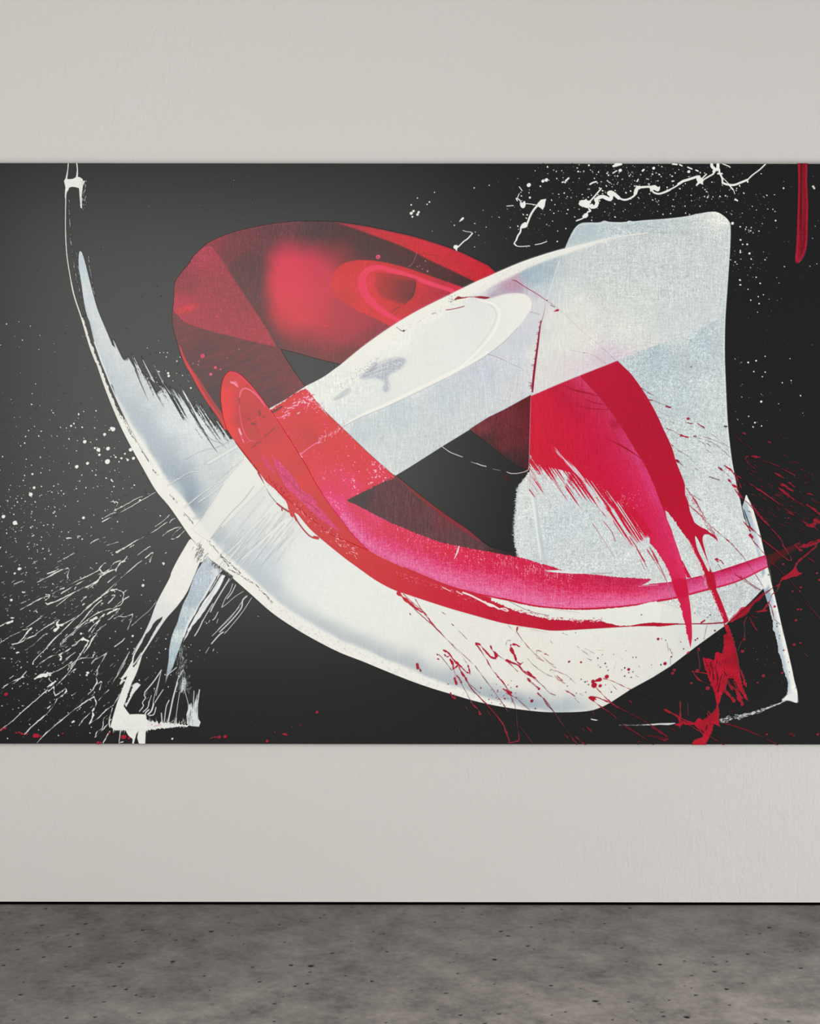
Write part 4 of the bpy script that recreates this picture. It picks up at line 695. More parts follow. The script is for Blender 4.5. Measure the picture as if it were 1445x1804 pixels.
# ---- white squiggle top right
lines(K, 880, 280, [(1.4,[(60,400),(115,395)]),(1.6,[(150,355),(140,335),(165,345),(185,375)]),(1.2,[(200,378),(260,382),(320,392)]),(3.2,[(320,395),(290,430),(260,480),(235,545)]),(2.6,[(180,580),(175,620),(155,650),(140,690)]),(2,[(140,690),(125,715),(140,735)]),(1.4,[(120,720),(160,742),(255,738)]),(1.3,[(300,728),(350,718),(400,700)]),(1.2,[(165,235),(180,255),(190,270)]),(1.4,[(150,330),(165,295)])], WHT, SQUIB)
paint(cr(z(880,280,K,[(172,380),(190,372),(212,356),(220,385),(212,410),(195,418),(178,405)]), closed=True), WHT, SQUIB)
paint(z(880,280,K,[(318,380),(350,345),(395,338),(388,360),(382,400),(365,432),(345,415),(318,400)]), WHT, SQUIB)
paint(z(880,280,K,[(172,580),(190,550),(215,535),(240,545),(235,575),(215,585),(190,590)]), WHT, SQUIB)
paint(cr(z(880,280,K,[(670,375),(690,350),(715,348),(735,338),(745,352),(772,352),(775,370),(762,385),(790,380),(785,402),(755,415),(735,415),(715,408),(690,400),(675,390)]), closed=True), WHT, SQUIG)
lines(K, 880, 280, [(2.4,[(770,355),(810,310),(860,250)]),(6,[(780,408),(815,400),(825,370),(820,345),(845,325),(880,320),(910,335),(940,340),(945,310),(925,290),(945,282),(975,300),(1010,330)]),(5,[(905,325),(935,345),(950,320),(930,290)]),(3,[(1010,330),(1050,345),(1090,340),(1135,315),(1160,285)]),(6,[(1150,290),(1165,250),(1185,240)]),(3.6,[(1185,240),(1240,236),(1290,235)]),(2.6,[(1290,260),(1310,285),(1350,295),(1400,282),(1445,262)]),(2.4,[(755,420),(770,440),(745,450)]),(2,[(745,450),(735,480),(700,505),(650,525)]),(1.6,[(1140,230),(1165,228)]),(2.2,[(1165,190),(1175,172)]),(2,[(960,120),(990,100)]),(3,[(560,185),(585,162)]),(2.4,[(530,198),(540,195)]),(2.4,[(765,215),(790,200),(820,192)]),(4,[(965,60),(1000,50),(1030,42)]),(5,[(985,45),(1020,40)]),(3,[(1212,100),(1222,90)])], WHT, SQUIG)
paint(cr(z(880,280,K,[(700,485),(725,462),(745,458),(750,480),(735,498),(715,500)]), closed=True), WHT, SQUIG)
paint(cr(z(880,280,K,[(1275,240),(1290,225),(1320,222),(1345,238),(1358,228),(1358,258),(1340,275),(1310,262),(1290,265),(1282,280),(1275,262)]), closed=True), WHT, SQUIG)
lines(4.898, 1150, 280, [(2.2,[(0,285),(50,298),(110,278),(180,245),(240,205)]),(4,[(220,215),(260,190),(300,178),(370,155),(400,150)]),(2.4,[(430,180),(480,150),(520,125),(530,95)]),(2.2,[(425,165),(460,130)]),(2.6,[(375,225),(395,195)]),(5,[(505,40),(510,65),(530,85),(525,110)]),(5,[(560,40),(560,70),(550,92)]),(3,[(505,65),(545,92)]),(3,[(570,85),(575,120),(595,160),(600,200)]),(3.4,[(600,205),(640,218),(700,222),(760,200),(815,178)]),(2,[(815,178),(860,135),(920,90),(970,42)]),(1.3,[(590,150),(650,210),(690,260)]),(2.4,[(655,220),(690,262)]),(3,[(560,125),(595,125)]),(1.2,[(695,265),(705,300)]),(2.4,[(300,70),(335,85)]),(3,[(170,42),(205,45)]),(2.4,[(230,48),(250,58)]),(2.4,[(370,95),(388,103)]),(1.6,[(600,40),(650,60),(665,70)]),(2.6,[(710,345),(728,358)]),(1.4,[(1380,235),(1392,248)])], WHT, SQUIG)
paint(cr(z(1150,280,4.898,[(378,160),(400,150),(420,165),(438,182),(430,200),(432,220),(405,210),(388,222),(372,230),(385,200),(375,180)]), closed=True), WHT, SQUIG)
lines(K, 560, 380, [(1.4,[(1230,125),(1260,135),(1300,140),(1310,155)],(190,190,188)),(2,[(1310,150),(1270,195),(1235,220),(1190,265)])], WHT, SQUIC)
paint(z(560,380,K,[(1148,262),(1160,248),(1185,250),(1190,268),(1182,280),(1178,304),(1165,285),(1152,278)]), WHT, SQUIC)
line(z(560,380,K,[(1200,50),(1215,35),(1230,22)]), [1, 2.6, 3.6], WHT, SQUIC)

# ---- white strip at the lower right
strip = cat(cr(z(1145,860,K,[(785,155),(800,110),(818,55),(835,85),(860,130)])), cr(z(1145,860,K,[(860,130),(890,220),(935,380),(975,560),(1000,665),(1040,830),(1080,990),(1140,1250)])), cr(z(1150,1060,4.898,[(1130,270),(1160,390),(1200,560),(1225,680),(1245,750),(1253,810),(1250,868)])), cr(z(1150,1060,4.898,[(1250,868),(1225,865),(1180,850),(1150,850),(1115,852)])),
            rag(cr(z(1150,1060,4.898,[(1120,840),(1150,810),(1165,770),(1168,690),(1150,640),(1130,580),(1118,520),(1100,460),(1085,420),(1072,340),(1058,270),(1040,230),(1040,180),(1030,130),(1015,80),(1003,20)])), .5, 1.5), z(1145,860,K,[(1005,980),(985,920),(965,850),(950,700),(900,500),(850,380),(810,250)]))
def c_strip(X, Y, w):
    U, V = uv(cr(z(1145,860,K,[(818,55),(890,220),(935,380),(975,560),(1000,665),(1040,830),(1080,990),(1140,1250)]) + [(1393,1180),(1403,1225),(1406,1240)]), w)
    V = np.abs(V); g = field([(1318,915,(172,188,198)),(1330,940,(186,198,206)),(1350,1045,(150,170,184)),(1360,1075,(196,204,208)),(1372,1110,(190,200,206)),(1385,1160,(184,196,203)),(1395,1200,(180,192,200)),(1392,1225,(206,212,214))])(X, Y, w)
    k = 1 - sstep(2.5, 9, V + .6 * G1[w.sl])
    return g + (np.array((232., 232., 228.)) - g) * k[..., None] + 5 * WEAVE[w.sl][..., None]
paint(strip, c_strip, STRIP)
line(cr(z(1145,860,K,[(800,180),(820,240),(850,320),(870,360)])), [1, 2, 2, .5], (60,64,68), STRIP, .45)
paint(cr([(1352,1000),(1356,1020),(1350,1034),(1345,1036),(1340,1020)]), (228,229,226), STRIP, soft=1.5)
paint(cr(z(1150,1060,4.898,[(1128,842),(1160,805),(1195,790),(1240,800),(1252,830),(1250,866),(1190,850)]), closed=True), (228,229,227), STRIP, soft=1.2)
for _ in range(190):
    t = rng.random(); x = 1268 + 114 * t; y = 1268 - 26 * t - 8 * t * t + rng.normal(0, 2.2 * (1 - t) + .5) + 3 * math.sin(t * 3); L = rng.uniform(1, 5); seg(x, y, rng.uniform(.3, .8) * (1.15 - .5 * t), x + L, y - L * .25, .4, (216,218,217), DRAG, .75)
line([(1133,1276.5),(1150,1276),(1163,1275),(1178,1275),(1190,1273.5)], [.8, 2.6, 2.6, 3.6, 1.2], (212,214,212), DRAG, .9)
for _ in range(60): t = rng.random(); seg(1090 + 45 * t, 1277 + rng.normal(0, .7), .4, 1092 + 45 * t, 1277, .3, (176,178,176), DRAG, .5)
line([(1042,1266.5),(1049,1268),(1054,1268.5)], [1.6, 2, .4], (212,212,210), DRAG)

# ---- thin white arc line over the dark triangle
line(cr(z(560,600,K,[(1055,900),(1120,945),(1180,970),(1230,988)])), [1, 1.2, 1.2, .8], (196,198,198), BAND, .8)
line(z(560,600,K,[(1300,1030),(1350,1045),(1430,1070)]), [1, 1.3, 1], (186,188,188), BAND, .7)
line(cr(z(840,620,K,[(0,945),(40,962),(80,970)])), 1.2, (196,198,198), BAND, .8); line(z(840,620,K,[(135,993),(200,1005)]), 1, (170,172,172), BAND, .7)
line(cr(z(840,620,K,[(255,1018),(290,1030),(340,1030),(400,1018),(435,1000),(445,970)])), [.8, 1.2, 1, .9, 1.1, .9], (200,186,188), BAND, .8)
for _ in range(14): dot(rng.uniform(560, 900), rng.uniform(600, 970), .5, (150,150,150), 0, .6) if False else None

# ---- dark translucent reds over the black triangle
ri = cat([(827,756)], [(860,735),(889.8,720.5),(935,695.5),(934,760),(931,828)], cr([(931,828),(902,815),(871,790),(828,757)]))
paint(ri, lambda X, Y, w: field([(850,752,(120,62,66)),(890,735,(112,52,58)),(928,705,(98,38,46)),(925,760,(104,46,52)),(890,780,(104,52,56)),(860,775,(84,54,56)),(900,815,(72,50,52)),(928,820,(74,44,48))])(X, Y, w) * (1 + .045 * TV[w.sl] + .04 * G0[w.sl])[..., None], LOOP, soft=.4,
      a=lambda X, Y, w: np.clip(1 - sstep(-10, 26, (Y - 757) - (X - 828) * .68), 0, 1))
rh = cat([(611,882),(640,866)], [(690,842)], cr([(690,840),(697,838),(746,878),(787.6,910),(820.8,933),(848,953),(870,965),(912,974)]), [(914,981)], cr([(912,980),(880,976),(810,964),(775,957),(737.8,943),(688,923),(646,901),(611,882)]))
paint(rh, lambda X, Y, w: field([(630,880,(84,68,70)),(680,850,(104,70,74)),(670,890,(100,72,76)),(700,880,(104,72,76)),(740,900,(106,70,74)),(740,930,(100,72,74)),(780,925,(112,68,72)),(800,950,(100,70,72)),(840,958,(96,68,70)),(880,970,(80,56,58))])(X, Y, w) * (1 + .06 * TV[w.sl] + .04 * G0[w.sl])[..., None], SWEEP, soft=.8,
      a=lambda X, Y, w: 1 - .8 * sstep(840, 915, X))
line(cr([(700,842),(746,880),(787.6,912),(820,934),(846,953)]), [2, 5, 7, 7, 3], (132,58,64), SWEEP, .55)

# ---- red sweep: pink body
up = cat([(612,881)], rag([(614,883),(646,899),(688,921),(737.8,941.5),(775,955),(810,962.5),(850,970),(880,975.5),(912,981)], .5, 1.5), rag([(912,981),(930,985),(953,993),(975,998),(984,1002),(992,1005)], .5, 1.2), [(960,1005),(975,1008)], rag([(990,1009),(1042.7,1011.5),(1075,1015),(1094.6,1017),(1120,1018),(1140,1019),(1148.6,1020)], .5, 1.2), [(1140,1026),(1130,1031)], cr([(1130,1031),(1160,1027.5),(1186.5,1024),(1240.5,1012.6),(1290,997),(1349.5,977)]))
dn = cat([(1353,998)], cr([(1352.6,998),(1311,1018.8),(1280,1030),(1246.7,1038.5),(1195,1052),(1160,1058.5),(1119.5,1065.5),(1067.6,1070.7),(1005,1072.8),(943,1067.6),(897,1057),(880,1054),(839.5,1045.5),(787.6,1031),(735.7,1010),(688,989.5),(648.5,968.7),(621.5,941.7),(600.8,914.7),(580,888),(557,852)]))
body = cat(up, dn, [(590,850)])
dnl = np.array(dn[::-1])
def c_body(X, Y, w):
    U, V = uv(dnl, w); V = np.abs(V)
    w_ = np.interp(X, [580, 640, 700, 800, 900, 1000, 1080, 1150, 1250, 1350], [40, 60, 70, 74, 78, 66, 50, 34, 26, 21])
    t = np.clip(V / w_, 0, 1.2)
    b = ramp(t, [(0, (222,96,142)), (.12, (228,112,158)), (.35, (222,84,128)), (.6, (214,54,94)), (1, (210,44,80))])
    top_ = field([(600,890,(228,84,128)),(640,930,(232,118,160)),(620,900,(230,96,140)),(700,930,(222,62,98)),(800,980,(216,46,82)),(900,1000,(208,44,78)),(1000,1025,(196,40,76)),(1100,1030,(190,40,80)),(1160,1045,(200,64,110)),(1250,1025,(202,58,106)),(1340,990,(206,58,108))])(X, Y, w)
    m = sstep(.45, .95, t)[..., None]; b = b * (1 - m * .75) + top_ * m * .75
    r = sstep(1120, 1180, X)[..., None]; tail = ramp(t, [(0, (196,26,70)), (.12, (220,96,146)), (.5, (212,84,134)), (.9, (200,50,100)), (1.1, (184,30,70))])
    b = b * (1 - r) + tail * r
    s = WEAVE[w.sl] * np.interp(X, [600, 1000, 1200, 1350], [1, 1, .6, .5]); k = np.clip(s, -2, 2.6)
    b = b + (k * (5 + 6 * (1 - np.abs(t - .5))))[..., None] * np.array((.5, 1.5, 1.35))
    spk = np.clip(TV[w.sl] * .8 + G0[w.sl] * .9 - 1.75, 0, 1) * sstep(.45, .9, t) * (X < 1010) * (X > 690); b = b + (np.array((244., 190., 204.)) - b) * np.clip(spk, 0, .8)[..., None]
    return b
paint(body, c_body, SWEEP)
line(dnl[(dnl[:, 0] > 870)], [2, 3, 3.4, 3, 2.6, 2.2, 1.8, 1.6, 1.4], (188,18,52), SWEEP, .9)
line(cr([(1145,1029),(1186,1024.5),(1240,1013),(1290,997.5),(1349,977.5)]), 1.1, (190,24,62), SWEEP, .8)
line(cr([(809,962),(806,972),(801,984)]), [1.5, 2.8, .8], (238,206,216), SWEEP, .9); dot(803, 973, 1.3, (120,40,60), SWEEP)
for _ in range(26): x = rng.uniform(850, 985); seg(x, 978 + (x - 850) * .2 + rng.uniform(0, 9), .5, x + rng.uniform(-1, 2), 982 + (x - 850) * .2 + rng.uniform(4, 12), .3, (244,196,208), SWEEP, .6)
paint([(958,1004.5),(985,1004),(1010,1007),(1042,1010),(1010,1010.5),(975,1008)], (222,224,222), SLAB)
lines(K, 860, 860, [(.8,[(890,722),(1050,716)],(150,80,100)),(.8,[(1280,830),(1445,818)],(226,228,226)),(1,[(690,985),(700,960)],(130,30,54))], (150,80,100), SWEEP, .7)
paint([(1350,977),(1372,969),(1400,957),(1409,956),(1405,963),(1385,975),(1360,992),(1353,998)], (92,34,36), SWEEP, soft=1.5, a=.7)

# ---- bright red square
sq = cat([(475,722.5)], rag(z(280,600,K,[(945,590),(1040,530),(1100,490),(1160,445),(1240,410)]), .7, 1.5), cr(z(280,600,K,[(1270,430),(1330,510),(1390,590),(1445,660)])), cr(z(560,600,K,[(50,590),(100,640),(210,745),(330,860),(440,965),(550,1065),(655,1155)])), rag([(694,842),(680,848),(655,860),(632,871),(612,882)], .6, 1.5), [(600,915),(560,858),(539.5,820),(518.7,786.8),(498,755.7)])
def c_sq(X, Y, w):
    b = field([(500,720,(214,50,78)),(540,700,(220,60,88)),(560,740,(214,48,78)),(540,770,(206,44,72)),(600,780,(218,50,82)),(650,820,(216,52,84)),(560,820,(218,54,88)),(600,860,(222,66,104)),(590,890,(228,86,130))])(X, Y, w)
    b = b + (4.5 * WEAVE[w.sl] + 3 * CLOUD[w.sl])[..., None] * np.array((.6, 1.3, 1.2))
    spk = np.clip(G0[w.sl] * .8 + G1[w.sl] * .8 + .25 * CLOUD[w.sl] - 1.75, 0, 1) * np.clip(.25 + .75 * sstep(560, 690, X + (Y - 780) * .2) + sstep(730, 700, Y), 0, 1)
    return b + (np.array((244., 196., 208.)) - b) * np.clip(spk * 1.2, 0, .9)[..., None]
paint(sq, c_sq, SWEEP)
line(z(560,600,K,[(0,528),(50,590),(210,745),(440,965),(655,1155)]), 1, (170,30,60), SWEEP, .6)
for _ in range(70):
    t = rng.random(); x, y = 495 + 55 * t, 722 - 30 * t + abs(rng.normal(0, 9)); seg(x, y, rng.uniform(.5, 1.5), x + rng.uniform(1, 4), y - rng.uniform(0, 2), .6, (246,206,216) if rng.random() < .7 else (226,90,120), SWEEP, .85)
for _ in range(45): x = rng.uniform(540, 570); y = 700 + (x - 540) * .9 + rng.normal(0, 6); seg(x, y, .6, x + rng.uniform(1, 3), y - rng.uniform(0, 1), .3, (246,206,216), SWEEP, .85)
line(cr(z(280,600,K,[(1200,965),(1230,945),(1290,900),(1340,870),(1385,862)])), [3.4, 1.6, 1.6, 1.6, 1.2], (234,120,148), SWEEP, .9)
line(cr(z(280,600,K,[(985,655),(1040,655),(1110,625)])), 1.6, (236,110,140), SWEEP, .8); line(z(280,600,K,[(1180,960),(1215,990)]), 3, (240,170,190), SWEEP, .8)
blotch(z(280,600,K,[(1250,800),(1320,780),(1340,830),(1280,870),(1245,860)]), (198,36,62), SWEEP, 1.5, .7)
for _ in range(40): x = rng.uniform(560, 605); seg(x, 790 - (x - 520) * .42 + rng.normal(0, 4), .5, x + 2, 789 - (x - 520) * .42, .3, (244,200,210), SWEEP, .8)
paint(z(280,600,K,[(945,605),(985,585),(1045,552),(1055,560),(1000,600),(950,625)]), (118,62,68), SWEEP)
line([(560,750),(558,752)], 1, RED, SWEEP)
line(rag([(612,881),(640,868),(660,858),(690,841)], .8, 2), 1.2, (96,40,50), SWEEP, .6)

# ---- dark red outer strip
st_ = cat(cr(z(340,740,K,[(355,183),(360,190),(450,310),(560,450),(650,560),(740,650),(800,710)])), z(340,740,K,[(812,760),(830,815),(848,828),(860,800),(868,785)]), cr(z(340,740,K,[(880,795),(1000,930),(1150,1060),(1300,1180),(1400,1252)])), cr([(630.6,1000),(663,1022.7),(694,1039),(725,1049.7),(787.6,1070),(829,1082),(880,1096),(912,1102),(945,1107),(976,1110.8),(1026,1108.5),(1075,1105.5),(1109,1103.5)]),
          rag(cr([(1111,1102),(1088,1101),(1063,1095),(1042.7,1091.5),(1010,1092),(988.7,1092.5),(965,1090)]), .9, 1.2), rag(cr([(965,1090),(943,1085),(920,1079),(901.5,1073),(885,1066),(866,1058)]), .9, 1.2), cr([(866,1053),(839.5,1046),(787.6,1031),(735.7,1010),(688,989.5),(648.5,968.7),(621.5,941.7),(600.8,914.7),(580,888),(557,852)]), [(500,760),(450,700)])
paint(st_, lambda X, Y, w: field([(420,790,(206,46,66)),(470,850,(208,52,72)),(520,890,(206,50,70)),(560,930,(204,50,68)),(620,980,(204,50,70)),(700,1025,(202,48,68)),(800,1060,(198,44,64)),(900,1085,(190,38,60)),(1000,1102,(186,32,56)),(1090,1100,(180,28,52))])(X, Y, w) + 3.0 * WEAVE[w.sl][..., None], SWEEP)
line(cr([(712,1000),(735.7,1010),(787.6,1031),(839.5,1045.5),(880,1054)]), 2.2, (196,32,58), SWEEP, .6)
lines(K, 680, 1000, [(1.4,[(480,165),(550,200)]),(1.6,[(600,200),(650,228)]),(3,[(655,210),(720,235),(790,270),(850,300),(900,315),(960,350)]),(3.4,[(840,290),(880,320),(920,325)]),(2,[(960,350),(1010,345),(1040,365)]),(2,[(975,350),(1030,370)])], (234,226,226), SWEEP, .9)
paint(rag(cr(z(860,860,K,[(120,955),(200,975),(300,985),(400,1005),(560,1020),(700,1030),(840,1030),(1000,1022),(1250,995),(1445,965),(1445,1145),(1250,1165),(1200,1165),(1100,1160),(960,1125),(880,1112),(720,1120),(560,1105),(420,1080),(300,1035),(200,1005)]), 6, closed=True), .35, 1.5), lambda X, Y, w: np.broadcast_to(np.array((229., 229., 224.)), X.shape + (3,)) + 2 * WEAVE[w.sl][..., None], ARC)
for _ in range(120):
    t = rng.random(); x = 905 + 155 * t; y = 1073 + 20 * math.sin(min(1, t * 1.25) * 1.5) + rng.normal(0, 1.6); seg(x, y, .6, x + rng.uniform(1, 3), y + rng.normal(0, .6), .4, (236,230,228) if rng.random() < .5 else (196,50,74), SWEEP, .85)
line(cr(z(860,860,K,[(180,960),(300,1020),(400,1055),(520,1080)])), .8, (110,90,96), ARC, .6); line(cr(z(860,860,K,[(450,1010),(620,1035),(780,1055)])), .7, (170,150,156), ARC, .5)
line(cr([(1111,1102.5),(1130,1100.5),(1150,1099.5),(1163,1100),(1180,1099.5),(1195,1098.5)]), [1.2, 4.2, 6, 6, 3.4, 1.6], (178,26,50), SWEEP)
line(cr([(1190,1099),(1220,1098.5),(1250,1098),(1278,1096)]), [1.4, 1.4, 1.8, 2.4], (150,34,54), SWEEP)
lines(4.898, 1150, 1060, [(2.6,[(420,178),(435,168),(450,158)],(170,28,52))], RED, SWEEP)
# loops hanging from the strip at the left
lines(K, 340, 740, [(3,[(555,450),(580,490),(608,535)],(170,30,54)),(1,[(610,540),(650,630),(715,710)],(150,150,150)),(2.4,[(715,710),(760,745),(815,780)],(176,44,66)),(2.2,[(755,745),(757,768)],(176,44,66)),(3.6,[(860,810),(880,850)],(190,40,62)),(2,[(880,850),(930,920),(980,975),(1020,1000),(1055,1005)],(180,40,62)),(5,[(1030,995),(1060,1003)],(196,44,66))], RED, SWEEP)
paint(z(340,740,K,[(565,450),(590,450),(700,590),(790,690),(810,750),(770,740),(715,700),(640,610),(600,530)]), lambda X, Y, w: np.broadcast_to(np.array((232., 232., 228.)), X.shape + (3,)), ARC)
paint(z(340,740,K,[(865,795),(890,800),(1000,935),(1040,985),(985,965),(920,890)]), (232,232,229), ARC)
lines(K, 340, 740, [(1.6,[(505,375),(512,372)],(240,200,206)),(1.6,[(550,425),(556,430)],(240,220,222))], RED, SWEEP)
line(cr(z(340,740,K,[(360,190),(450,310),(560,450)])), 1, (150,60,74), SWEEP, .5)

# ---- glossy wet red drop
gl = cat(cr(z(280,600,K,[(600,258),(575,275),(550,310),(533,360),(525,420),(523,480),(527,540),(535,600),(548,670),(575,745),(610,805),(640,850),(720,950),(800,1050)])), [(470,850),(520,890),(580,940),(648,969)], cr([(648.5,968.7),(621.5,941.7),(600.8,914.7),(580,888),(560,857),(539.5,820),(518.7,786.8),(498,755.7),(475,722.5),(452,691),(437.8,674.7),(421,660),(411,655),(404.6,653.6)]))
def c_gl(X, Y, w):
    return field([(400,665,(210,62,82)),(425,672,(212,66,82)),(395,700,(228,46,80)),(398,730,(232,36,80)),(405,760,(228,34,78)),(420,785,(212,40,70)),(440,690,(204,66,80)),(455,710,(200,66,78)),(440,730,(194,62,74)),(430,710,(198,62,76)),(425,740,(192,60,74)),(445,760,(196,52,68)),(470,740,(206,58,74)),(480,770,(204,58,72)),(500,790,(214,50,72)),(520,820,(206,56,72)),(470,800,(214,46,70)),(530,850,(214,48,70)),(560,890,(206,54,72)),(600,930,(206,56,74)),(500,840,(206,48,70)),(450,800,(204,44,66)),(560,930,(204,50,70))], 4)(X, Y, w) + 1.6 * WEAVE[w.sl][..., None]
paint(gl, c_gl, GLOSS, soft=.5)
line(cr(z(280,600,K,[(600,262),(650,275),(700,305),(760,365),(830,445),(940,592),(1050,750),(1150,900)])), [1.5, 2.4, 2.6, 2.6, 2.4, 2, 1.4, 1], (224,90,104), GLOSS, .55)
line(cr(z(280,600,K,[(680,520),(690,450),(710,415),(745,410),(800,440),(850,490),(900,560)])), [1, 2, 2.4, 2.2, 2, 1.8, 1], (232,120,138), GLOSS, .75)
line(cr(z(280,600,K,[(680,540),(690,640),(710,740),(740,810),(780,860)])), [1, 1.4, 1.6, 1.6, 1], (230,100,124), GLOSS, .7)
line(z(280,600,K,[(682,490),(680,550)]), [2, 1.4], (140,30,48), GLOSS, .8)
lines(K, 280, 600, [(3.6,[(610,355),(640,365),(665,390)],(240,150,170)),(2,[(640,345),(660,360),(672,400)],(236,120,146)),(2.4,[(560,430),(585,420)],(236,90,120)),(3,[(680,750),(690,780),(700,800)],(244,180,194)),(2.6,[(710,840),(720,862)],(246,190,204)),(2,[(690,800),(705,830)],(240,140,164)),(1.6,[(745,870),(780,850),(820,860)],(228,110,130)),
     (4.5,[(850,600),(858,630)],(122,56,62)),(3.4,[(790,705),(815,712)],(110,50,56)),(3,[(880,640),(895,655)],(130,50,60)),(3,[(760,660),(775,680)],(150,56,66)),(2.6,[(820,880),(860,860)],(130,50,58)),(2.8,[(790,910),(820,890)],(140,54,64)),(2,[(750,700),(820,670),(900,620)],(224,84,104)),(2.2,[(885,830),(940,780),(985,740)],(150,44,58)),(1.6,[(830,640),(850,720),(880,830),(890,900)],(222,86,104)),(2.4,[(1060,1050),(1110,1025),(1170,995)],(218,54,76)),(1.4,[(860,760),(900,830)],(220,90,108)),(1,[(970,990),(955,960)],(236,150,180))], RED, GLOSS, .6)
paint(z(280,600,K,[(868,972),(890,985),(930,1030),(970,1085),(985,1145),(940,1100),(895,1060)]), lambda X, Y, w: np.array((208., 72., 112.)) + 9 * WEAVE[w.sl][..., None], GLOSS)
pk = cat(z(340,740,K,[(680,310),(720,340),(800,420),(880,520),(920,590),(1000,640),(1055,690),(1040,720),(1090,760),(1150,830),(1230,920),(1270,960),(1180,910),(1090,850),(1020,790),(930,700),(840,620),(780,560),(740,480),(700,400)]))
paint(pk, lambda X, Y, w: np.array((212., 82., 122.)) + 10 * WEAVE[w.sl][..., None], GLOSS)
lines(K, 340, 740, [(1.2,[(740,450),(830,530),(910,610),(1060,690)],(170,40,70)),(1.2,[(905,560),(910,600),(925,680)],(170,40,70)),(1.4,[(930,680),(1000,720),(1080,790)],(170,40,70)),(1.2,[(690,410),(740,500),(790,600)],(190,44,70))], RED, GLOSS, .8)
for _ in range(110):
    t = rng.random(); x, y = 515 + 115 * t, 885 + 90 * t + rng.normal(0, 7); seg(x, y, rng.uniform(.3, .9), x + rng.uniform(.5, 3), y + rng.uniform(.5, 2.5), .4, (244,196,200), SWEEP, .75)
for _ in range(40): t = rng.random(); dot(470 + 40 * t + rng.normal(0, 4), 840 + 42 * t + rng.normal(0, 4), .6, (236,150,160), SWEEP, .7)
for _ in range(80):
    t = rng.random(); x = 690 + 160 * t; y = 1003 + 52 * t + abs(rng.normal(0, 5)); seg(x, y, .4, x + rng.uniform(1, 3), y + 1, .3, (240,190,196), SWEEP, .6)

# ---- red plume on the right
pl_r = cat([(1087.5,635)], cr(z(1100,620,K,[(0,130),(60,190),(140,300),(210,410),(280,540),(340,670),(400,800),(440,930),(500,1080),(515,1130)])))
pin = np.array(cr([(1145,948),(1128,922),(1108,897),(1085,876),(1062,858),(1040,846),(1015,836),(990,828),(965,822),(945,812),(933,800)]))
plume = cat([(935,697.5),(985,676),(1026.8,659),(1060,646)], pl_r, z(1145,860,K,[(300,55),(325,110),(340,190),(380,290)]), cr(z(1145,860,K,[(380,290),(430,325),(480,350),(510,375),(545,395)])), z(1145,860,K,[(560,420),(578,446),(540,415),(500,390)]), cr(z(1145,860,K,[(500,390),(465,390),(450,415),(450,450),(470,530),(500,640),(530,720),(560,840),(610,960),(665,1105)])), [(1284,1094),(1276,1099)],
            rag(z(1145,860,K,[(625,1130),(600,1060),(575,1000),(545,930),(515,850),(485,780),(455,700),(425,630),(390,560),(330,445),(285,380),(255,345),(220,285),(190,250),(150,200),(130,190)]), .7, 1.2), cr(z(1145,860,K,[(130,190),(150,270),(180,340),(210,430),(245,530),(270,610),(285,660)])), z(1145,860,K,[(310,690),(345,755),(318,760),(300,720)]), cr(z(1145,860,K,[(300,720),(318,800),(330,900),(345,1000),(355,1120),(360,1250)])), [(1219.5,1125),(1217,1141)],
            rag(z(1145,860,K,[(335,1300),(318,1250),(305,1170),(285,1100),(270,1020),(255,980),(240,930),(215,870),(195,800),(170,740),(150,680),(110,610),(70,550),(30,490),(0,460)]), .8, 1.2),
            pin)
split = np.array(cr([(1022,662),(1040,682),(1056,699),(1074,722),(1089,742.5),(1105,768),(1118,790),(1130,808),(1141.5,829.7),(1153,856),(1164,885),(1172,905),(1180,930),(1189,950),(1203,995),(1211,1036.5),(1218,1075),(1219,1140)]))
def c_plume(X, Y, w):
    U, V = uv(split, w, 3)
    b = field([(960,720,(200,32,60)),(1000,700,(186,32,56)),(950,800,(204,30,60)),(1000,780,(200,30,60)),(1050,780,(196,30,62)),(1050,850,(200,28,60)),(1100,860,(202,28,62)),(1120,920,(204,28,64)),(1170,980,(206,34,74)),(1200,1060,(204,30,70)),(1215,1120,(202,28,62)),(940,720,(206,32,64))])(X, Y, w)
    hi = field([(1030,680,(206,84,128)),(1060,710,(190,62,104)),(1090,750,(196,64,108)),(1120,800,(204,72,122)),(1140,850,(214,70,126)),(1165,920,(210,60,110)),(1190,1000,(214,60,108)),(1205,1080,(206,50,90))])(X, Y, w)
    wd = np.interp(Y, [660, 720, 800, 900, 1000, 1100], [34, 40, 44, 46, 40, 22])
    k = np.exp(-np.clip(V + 1, 0, None) / wd * 1.6) * sstep(-1.5, 1.5, V) * np.interp(Y, [660, 700, 740, 800, 900, 1000, 1140], [.7, .75, .75, .95, .95, .8, .5])
    k = k * (1 + .10 * WEAVE[w.sl] + .16 * streak(X * .4 + Y * .9, X * .9 - Y * .4, 24, 1.6))
    b = b + (hi - b) * np.clip(k, 0, 1)[..., None]
    flat = field([(1060,660,(184,30,58)),(1100,700,(178,28,54)),(1150,760,(176,26,52)),(1180,850,(180,24,52)),(1220,930,(182,24,54)),(1260,1050,(184,26,54))])(X, Y, w)
    r = sstep(1.2, -1.2, V)[..., None] * np.where((Y < 905) | (X > 1214), 1, .0)[..., None]
    r = np.maximum(r, sstep(1170, 1180, X - (Y - 905) * .5)[..., None] * (Y >= 905)[..., None])
    b = b + (flat - b) * r
    b = b + (np.array((212., 26., 62.)) - b) * (np.clip(1 - (X - 934) / 10, 0, 1) * .6)[..., None]
    return b * (1 + .018 * WEAVE[w.sl] + .02 * TV[w.sl] * (X < 1060))[..., None]
paint(plume, c_plume, PLUME)
